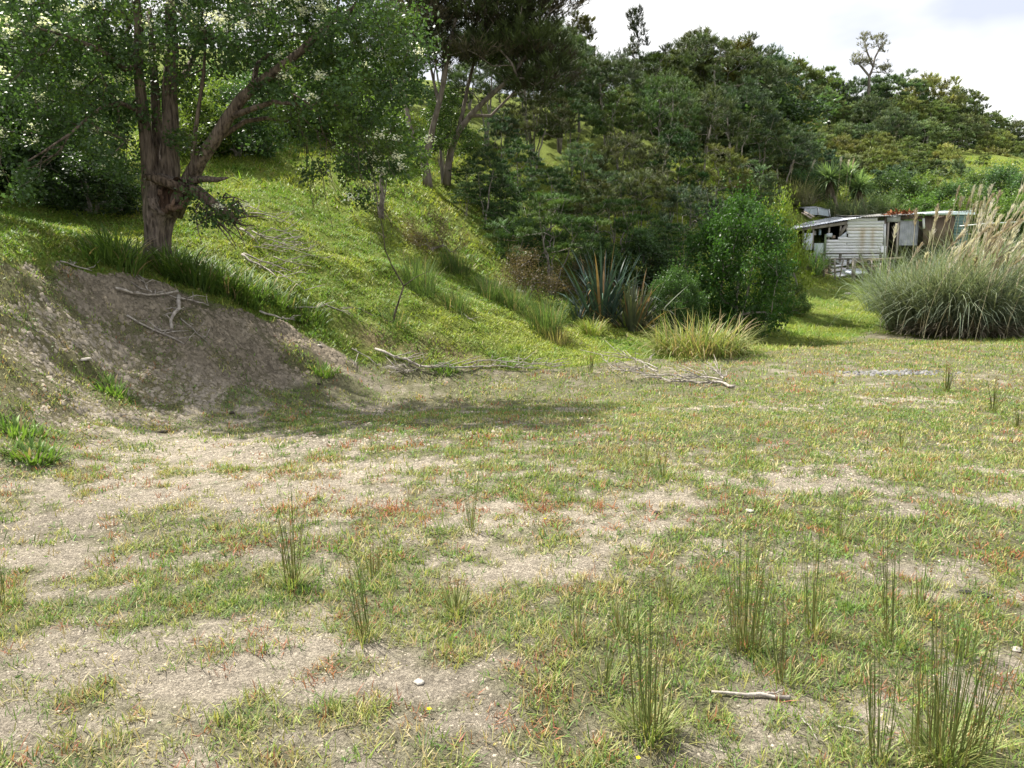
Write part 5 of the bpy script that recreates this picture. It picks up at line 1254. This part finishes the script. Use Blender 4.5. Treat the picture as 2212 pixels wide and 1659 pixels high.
mb = MB(); bar(mb, P(1855, 562, fb0[1]) - fb0 + [0, .1, 0], P(1950, 557, fb0[1]) - fb0 + [0, .1, 0], .08, .06, (1.5, 1.45, 1.2)); mb.build('rail', M['timber'], fence)

# junk heap: every sheet and board is a thing
JUNK = [('scrap_sheet', 'white scrap sheet lying lowest at the front of the heap', (1798, 596), (1838, 588), 34.0, .55, .03, 'sheet', (1, 1, 1.02)), ('scrap_sheet', 'bright bent iron sheet on the right of the heap', (1829, 589), (1864, 586), 33.9, .6, .10, 'tin', (1.5, 1.55, 1.65)),
        ('scrap_board', 'tan board sloping across the left of the heap', (1752, 597), (1792, 583), 34.3, .3, .05, 'timber', (1.9, 1.5, 1.2)), ('scrap_sheet', 'pale sheet tilted in the middle of the heap', (1787, 585), (1824, 579), 34.6, .6, .03, 'sheet', (.95, .9, .86)),
        ('scrap_board', 'short white board across the upper heap', (1797, 576), (1828, 571), 34.8, .2, .04, 'paint', (1, 1, 1)), ('scrap_sheet', 'wide white sheet on top of the heap against the shed wall', (1808, 567), (1852, 561), 35.2, .7, .03, 'sheet', (1, 1, 1)), ('scrap_board', 'long pale pole lying along the top of the heap', (1840, 567), (1950, 556), 35.0, .1, .07, 'timber', (2.0, 1.9, 1.6)),
        ('scrap_board', 'dark twisted board at the left of the heap', (1768, 563), (1815, 572), 34.9, .2, .05, 'timber', (.5, .48, .46)), ('scrap_box', 'tan boxy block at the lower left of the heap', (1772, 599), (1794, 598), 34.0, .5, .25, 'timber', (1.9, 1.6, 1.35)), ('scrap_board', 'brown plank leaning under the right of the heap', (1850, 577), (1905, 574), 34.6, .25, .05, 'timber', (.9, .65, .5)), ('scrap_board', 'second brown plank below the leaning one', (1848, 582), (1890, 581), 34.4, .2, .05, 'timber', (.8, .62, .5))]
for nm, lab, p0, p1, Y, wd, th, mt, c in JUNK:
    a = P(*p0, Y); b_ = P(*p1, Y + .25); ctr = (a + b_) / 2
    mb = MB(); bar(mb, a - ctr, b_ - ctr, wd, th, c, (rng.uniform(-.2, .2), -.25, 1)); o = mb.build(nm, M[mt]); o.location = tuple(ctr); tag(o, lab, 'scrap', 'scrap heap in front of the shed')
# frame that carries the heap
b = ground_at(1822, 34.7); e = thing('heap_trestle', 'low dark timber trestle holding up the scrap heap', 'trestle', tuple(b))
for dx in (-1.1, -.3, .6, 1.5):
    for dy in (-.4, .45):
        mb = MB(); z1_ = .55 + .25 * (dy > 0); bar(mb, (dx, dy, h1(b[0] + dx, b[1] + dy) - b[2] - .1), (dx, dy, z1_), .09, .09, .5, (0, 1, 0)); mb.build('leg', M['timber'], e)
for dy, z_ in ((-.4, .55), (.45, .8)):
    mb = MB(); bar(mb, (-1.2, dy, z_ + .03), (1.6, dy, z_ + .05), .1, .07, .6); mb.build('beam', M['timber'], e)

# pale shell and planks in the long grass above the shed
b = P(1752, 452, 40.5); gz_ = h1(b[0], b[1]); e = thing('vehicle_shell', 'pale grey curved vehicle shell half sunk in long grass behind the lean-to', 'vehicle shell', (b[0], b[1], gz_), None, .25)
zz = b[2] - gz_ + .02; k = 14
mb = MB(); uu = np.linspace(-.75, .75, k); V = []
for y_, dz, sx in ((-.55, -.42, 1.0), (-.5, -.05, .92), (-.1, .04, .85), (.5, .06, .85), (.9, 0, .85)):
    V.append(np.stack([uu * sx, np.full(k, y_), zz + dz + .08 * np.cos(uu / .75 * PI / 2)], 1))
V = np.concatenate(V); i_ = np.arange(k - 1)
F = np.concatenate([np.stack([q * k + i_, q * k + i_ + 1, (q + 1) * k + i_ + 1, (q + 1) * k + i_], 1) for q in range(1, 4)])
mb.add(V, [F], (1, 1.03, 1.08)); mb.add(V - [0, 0, .03], [F[:, ::-1]], (.8, .8, .8)); mb.build('roof', M['sheet'], e, True)
mb = MB(); bar(mb, V[0], V[k], .07, .05, (1, 1, 1.05)); bar(mb, V[k - 1], V[2 * k - 1], .07, .05); bar(mb, V[k // 2], V[k + k // 2], .05, .04); mb.build('window_pillars', M['sheet'], e)
mb = MB(); F = np.stack([i_, i_ + 1, k + i_ + 1, k + i_], 1); mb.add(V[:2 * k] + [0, .03, 0], [F], (.62, .70, .72)); mb.build('windscreen', M['sheet'], e, True)
mb = MB(); box(mb, -.75, .75, -.62, .95, -.2, zz - .42, (.7, .72, .74), .02); mb.build('body', M['sheet'], e)
for lab, p0, p1 in [('upper of two pale planks lying below the vehicle shell', (1737, 456), (1757, 468)), ('lower of two pale planks lying below the vehicle shell', (1733, 459), (1752, 471))]:
    a = P(*p0, 39.6); c = P(*p1, 39.0); mb = MB(); bar(mb, a - c, c - c, .14, .04, (2.0, 1.9, 1.8)); o = mb.build('plank', M['timber']); o.location = tuple(c); tag(o, lab, 'plank', 'planks above the shed')

# ------------------------------------------------------------------ fallen branches
def branch(name, label, paths, twigs=20, tl=(.15, .5), seed=1, group=None, up=.05, lift=.6):
    r = np.random.default_rng(seed); o0 = G(*paths[0][0][0]); mb = MB()
    for pts, r0, r1, h in paths:
        Q = []
        for p in pts:
            q = G(p[0], p[1]) + np.array([0, 0, h]); Q.append(q)
        Q = np.array(Q); k = max(6, int(np.linalg.norm(np.diff(Q, axis=0), axis=1).sum() / .12)); t0 = np.linspace(0, 1, len(Q)); tt = np.linspace(0, 1, k)
        C = np.stack([np.interp(tt, t0, Q[:, a]) for a in range(3)], 1) + r.normal(0, min(.016, r0 * .45), (k, 3))
        C[:, 2] = np.maximum(C[:, 2], hz(C[:, 0], C[:, 1]) + r0 * .6)
        rad = np.linspace(r0, r1, k) * .85 * (1 + r.uniform(-.12, .12, k)); tube(mb, C - o0, rad, 7, r.uniform(.85, 1.15))
        for _ in range(twigs):
            i = r.integers(k // 4, k); a = C[i]; d = nrm(C[min(i + 1, k - 1)] - C[max(i - 1, 0)]) * .8 + rvec(1, r)[0] * .8; d[2] = abs(d[2]) * lift + .05; L_ = r.uniform(*tl)
            p1 = a + d * L_ * .5 + r.normal(0, .02, 3); p2 = a + d * L_ + r.normal(0, .04, 3) - [0, 0, .03 * L_]
            for q in (p1, p2): q[2] = max(q[2], h1(q[0], q[1]) + .006)
            tube(mb, [a - o0, p1 - o0, p2 - o0], [min(rad[i] * .6, .012), .007, .003], 4, r.uniform(.85, 1.15))
            if r.uniform() < .6:
                p3 = p1 + rvec(1, r)[0] * np.array([1, 1, .5]) * L_ * .45; p3[2] = max(p3[2], h1(p3[0], p3[1]) + .006); tube(mb, [p1 - o0, p3 - o0], [.006, .0025], 3)
    o = mb.build(name, M['deadwood'], None, True); o.location = tuple(o0)
    return tag(o, label, 'branch', group)
B_ = 'fallen_branch'
branch(B_, 'long pale fallen branch lying along the foot of the bank', [([(812, 762), (850, 778), (880, 785), (905, 800), (930, 802), (965, 800)], .028, .022, .06), ([(965, 800), (1010, 801), (1060, 795), (1110, 800), (1150, 802)], .02, .008, .05), ([(1000, 798), (1040, 788), (1080, 790), (1120, 792), (1170, 798), (1200, 803)], .014, .006, .08), ([(905, 800), (885, 806), (870, 808)], .012, .006, .02)], 14, (.15, .5), 501)
branch(B_, 'grey twiggy fallen branch with a forked butt on the open flat', [([(1585, 841), (1560, 832), (1530, 834), (1490, 831), (1455, 830), (1420, 822)], .026, .016, .05), ([(1560, 832), (1520, 826), (1480, 830)], .018, .012, .09), ([(1420, 822), (1395, 812), (1370, 820), (1340, 826)], .016, .007, .16), ([(1420, 822), (1380, 800), (1350, 796)], .014, .005, .2), ([(1455, 830), (1400, 827), (1330, 815), (1305, 795)], .012, .005, .14), ([(1562, 833), (1552, 823)], .015, .012, .12)], 13, (.15, .55), 502)
branch(B_, 'crooked dead branch standing out on the bare bank', [([(388, 652), (386, 672), (378, 695), (372, 722)], .035, .026, .10), ([(250, 632), (290, 645), (330, 648), (384, 640)], .02, .018, .06), ([(388, 652), (420, 660), (450, 668)], .018, .008, .06), ([(330, 648), (318, 640), (316, 628)], .012, .006, .1)], 5, (.1, .3), 503)
branch(B_, 'thin dead branch lying down the bare bank below the crooked one', [([(275, 690), (320, 712), (360, 730), (398, 750)], .016, .012, .03), ([(372, 722), (345, 720), (330, 718)], .012, .006, .04), ([(390, 694), (420, 720), (455, 752)], .010, .006, .03)], 4, (.08, .2), 504)
branch(B_, 'dead branch lying by the strap-leaved clumps on the bank edge', [([(560, 680), (600, 692), (640, 700)], .022, .01, .05), ([(620, 668), (670, 672), (700, 668)], .02, .008, .05)], 4, (.1, .25), 505)
branch(B_, 'dead twigs at the lower tip of the bank', [([(760, 760), (790, 775), (815, 795)], .012, .006, .04), ([(775, 770), (768, 785), (770, 795)], .008, .004, .04)], 3, (.08, .2), 506)
branch(B_, 'short dead stick on the bare upper bank, left', [([(130, 572), (165, 582), (200, 590)], .014, .008, .03)], 3, (.08, .2), 507)
r = np.random.default_rng(600)
PILE = [((520, 562), (560, 585), (600, 612), .03), ((525, 560), (570, 580), (640, 600), .02), ((560, 590), (600, 600), (660, 640), .018), ((590, 566), (620, 578), (680, 588), .014), ((548, 545), (580, 550), (620, 556), .012),
        ((500, 455), (540, 458), (590, 475), .02), ((540, 470), (590, 478), (640, 500), .018), ((515, 480), (555, 478), (600, 488), .012), ((520, 505), (545, 520), (560, 538), .03), ((545, 512), (580, 530), (620, 540), .02), ((560, 520), (610, 530), (660, 545), .016), ((585, 505), (620, 512), (640, 530), .014), ((570, 540), (620, 548), (700, 570), .014), ((600, 535), (640, 550), (690, 556), .012)]
LABP = ['thickest pale branch at the bottom of the lower pile on the sunny slope', 'long pale branch across the lower pile on the sunny slope', 'pale branch trailing lowest towards the bare bank', 'slim stick right of the lower pile', 'slim stick between the two piles on the slope',
        'pale branch on top of the upper pile, by the broken limb', 'curved branch running right from the upper pile', 'straight stick at the foot of the upper pile', 'thick pale branch just below the broken limb', 'pale branch in the middle of the heap of sticks', 'long stick in the middle of the heap, pointing right', 'short arched stick right of the heap', 'long thin stick farthest right of the heap', 'thin stick above the farthest right one']
for i, (a, b, c, rad) in enumerate(PILE):
    branch('dead_branch', LABP[i], [([a, b, c], rad, rad * .4, .1)], 6, (.12, .4), 610 + i, 'dead branches piled on the sunny slope')
for i, (a, c, lab) in enumerate([((700, 660), (760, 690), 'bare stick half buried in the grass below the sunny slope'), ((970, 662), (1030, 700), 'pale stick lying down the slope beside the small round tussock'), ((360, 400), (372, 425), '')]):
    if lab: branch('dead_branch', lab, [([a, c], .012, .006, .03)], 3, (.08, .2), 640 + i)
# bare sapling on the sunny slope
b = G(850, 698); e = thing('bare_sapling', 'bare thin forked sapling standing on the sunny slope', 'sapling', tuple(b))
mb = MB(); lc = lambda px, py, dy=0: P(px, py, b[1] + dy) - b
tube(mb, [lc(848, 702), lc(855, 670), lc(865, 640), lc(872, 618), (lc(862, 600)), lc(845, 570), lc(832, 540), lc(826, 490), lc(815, 450), lc(805, 410)], [.02, .018, .016, .015, .013, .011, .010, .008, .006, .004], 6, .7); tube(mb, [lc(872, 618), lc(885, 608), lc(905, 595), lc(930, 585)], [.012, .009, .006, .003], 5, .7)
tube(mb, [lc(850, 696), lc(820, 690), lc(780, 668), lc(745, 660)], [.012, .01, .007, .004], 5, .6); mb.build('stem', M['bark'], e, True)
mb = MB(); r = np.random.default_rng(71)
for _ in range(16):
    q = lc(r.uniform(800, 835), r.uniform(400, 520)); tube(mb, [q, q + r.normal(0, .12, 3), q + r.normal(0, .22, 3)], [.005, .004, .002], 3, .7)
mb.build('twigs', M['bark'], e)['kind'] = 'stuff'

# ------------------------------------------------------------------ small things on the flat
branch('stick', 'thick dry stick lying in the grass at the right front', [([(1535, 1506), (1600, 1508), (1650, 1512), (1706, 1520)], .007, .011, .012), ([(1650, 1511), (1672, 1503), (1690, 1500)], .005, .003, .015)], 0, (.1, .2), 701)
branch('stick', 'short pale straw stem lying in the grass near the bottom right', [([(1732, 1560), (1750, 1580), (1765, 1612)], .0035, .002, .012)], 0, (.1, .2), 702)
branch('stick', 'short twig lying left of the bottom right rushes', [([(1805, 1574), (1840, 1585), (1860, 1590)], .004, .003, .008)], 0, (.1, .2), 703)
def lump(name, label, cat, px, py, s, col, seed, group=None, mat='stone', fl=.5):
    r = np.random.default_rng(seed); b = G(px, py); k = 9; mb = MB(); V = [np.array([0, 0, s * fl])]
    for ring, (rr, z) in enumerate(((.5, .85), (.9, .45), (1.0, .0), (.85, -.35))):
        a = np.arange(k) / k * 2 * PI; q = s * rr * (1 + r.uniform(-.25, .25, k)); q = q * (1 + .25 * np.sin(a * 2 + seed)); V += list(np.stack([np.cos(a) * q * 1.2, np.sin(a) * q, s * fl * z + r.normal(0, s * .06, k)], 1))
    i = np.arange(k); j = (i + 1) % k
    F = np.concatenate([np.stack([1 + q * k + i, 1 + (q + 1) * k + i, 1 + (q + 1) * k + j, 1 + q * k + j], 1) for q in range(3)])
    mb.add(np.array(V), [F, np.stack([np.zeros(k, int), 1 + i, 1 + j], 1)], col); o = mb.build(name, M[mat]); o.location = (b[0], b[1], b[2] + s * fl * .25); o.rotation_euler = (0, 0, r.uniform(0, 6)); return tag(o, label, cat, group)
for i, (px, py, s, lab) in enumerate([(756, 1106, .045, 'dark dung lump on the reddish patch left of centre'), (1246, 963, .05, 'dark dung lump on the middle of the flat'), (1420, 1110, .035, 'small dark lump beside the pale stone, right of centre'), (500, 894, .06, 'dark lump at the foot of the bank, right of the other'), (352, 935, .06, 'dark lump at the foot of the bank, left of the other'), (688, 830, .05, 'dark lump in the tree shadow near the weeds'), (1400, 790, .04, 'dark lump behind the twiggy fallen branch')]):
    lump('dung_lump', lab, 'dung', px, py, s * .7, (.05, .04, .032), 720 + i, 'dark lumps scattered on the flat')
for i, (px, py, s, lab) in enumerate([(1620, 1106, .028, 'pale stone right of the middle of the flat'), (1566, 1192, .02, 'small white stone left of the tufted green area'), (184, 778, .055, 'white flat stone on the bare bank'), (690, 748, .05, 'pale stone where the bank meets the shade'), (2195, 1408, .022, 'white stone near the right border'), (1890, 1700, .02, ''), (905, 1475, .02, 'pale pebble beside the red tuft near the front'), (1830, 636, .12, 'white scrap lying on the gully grass below the shed')]):
    if lab: lump('stone', lab, 'stone', px, py, s, (.42, .385, .33), 740 + i, 'pale stones', fl=.4)
for i, (px, py, lab) in enumerate([(2130, 1290, 'dark curled leaf on the bare patch at right, nearer one'), (2086, 1282, 'dark curled leaf on the bare patch at right, farther one')]):
    lump('dead_leaf', lab, 'leaf', px, py, .03, (.03, .027, .025), 760 + i, 'dark leaves on the bare patch', fl=.25)
for i, (px, py, lab, s) in enumerate([(927, 1543, 'yellow buttercup on the bare soil near the front', 1.0), (1378, 1648, 'yellow buttercup at the very bottom of the view', .9), (1177, 1120, 'far tiny yellow buttercup near the centre', 1.0), (2010, 1340, 'tiny yellow flower among the right foreground rushes', .7)]):
    b = G(px, py + 12); e = thing('buttercup', lab, 'flower', tuple(b), 'yellow buttercups'); r = np.random.default_rng(780 + i); hgt = .03 * s
    mb = MB(); tube(mb, [(0, 0, -.01), (.002, 0, hgt * .5), (0, 0, hgt)], [.0012, .001, .001], 4, (.5, .8, .3)); mb.build('stem', M['grass'], e)
    for k in range(5):
        mb = MB(); a = k * 2 * PI / 5 + r.uniform(-.1, .1); blades(mb, np.array([[0, 0, hgt]]), a, .013 * s, .013 * s, .7, 1.4, (.75, .55, .02), (.85, .68, .02), 3); mb.build('petal', M['petal'], e)
# patch of grey gravel on the far turf
mb = MB(); r = np.random.default_rng(800); c = G(1935, 806)
for _ in range(260):
    q = np.array([c[0] + r.normal(0, .36), c[1] + r.normal(0, .13)]); s_ = r.uniform(.02, .05); k = 6; a = np.arange(k) / k * 2 * PI; z = h1(*q); rr = s_ * (1 + r.uniform(-.3, .3, k))
    V = np.concatenate([np.stack([q[0] + np.cos(a) * rr, q[1] + np.sin(a) * rr, np.full(k, z - .005)], 1), np.stack([q[0] + np.cos(a) * rr * .6, q[1] + np.sin(a) * rr * .6, z + s_ * r.uniform(.3, .7, k)], 1), [[q[0], q[1], z + s_ * .6]]])
    i = np.arange(k); j = (i + 1) % k; mb.add(V, [np.stack([i, j, k + j, k + i], 1), np.stack([k + i, k + j, np.full(k, 2 * k)], 1)], np.array([.23, .225, .22]) * r.uniform(.4, 1.2))
o = mb.build('gravel', M['stone']); o['kind'] = 'stuff'; o['label'] = 'patch of grey gravel on the far turf'; o['category'] = 'gravel'
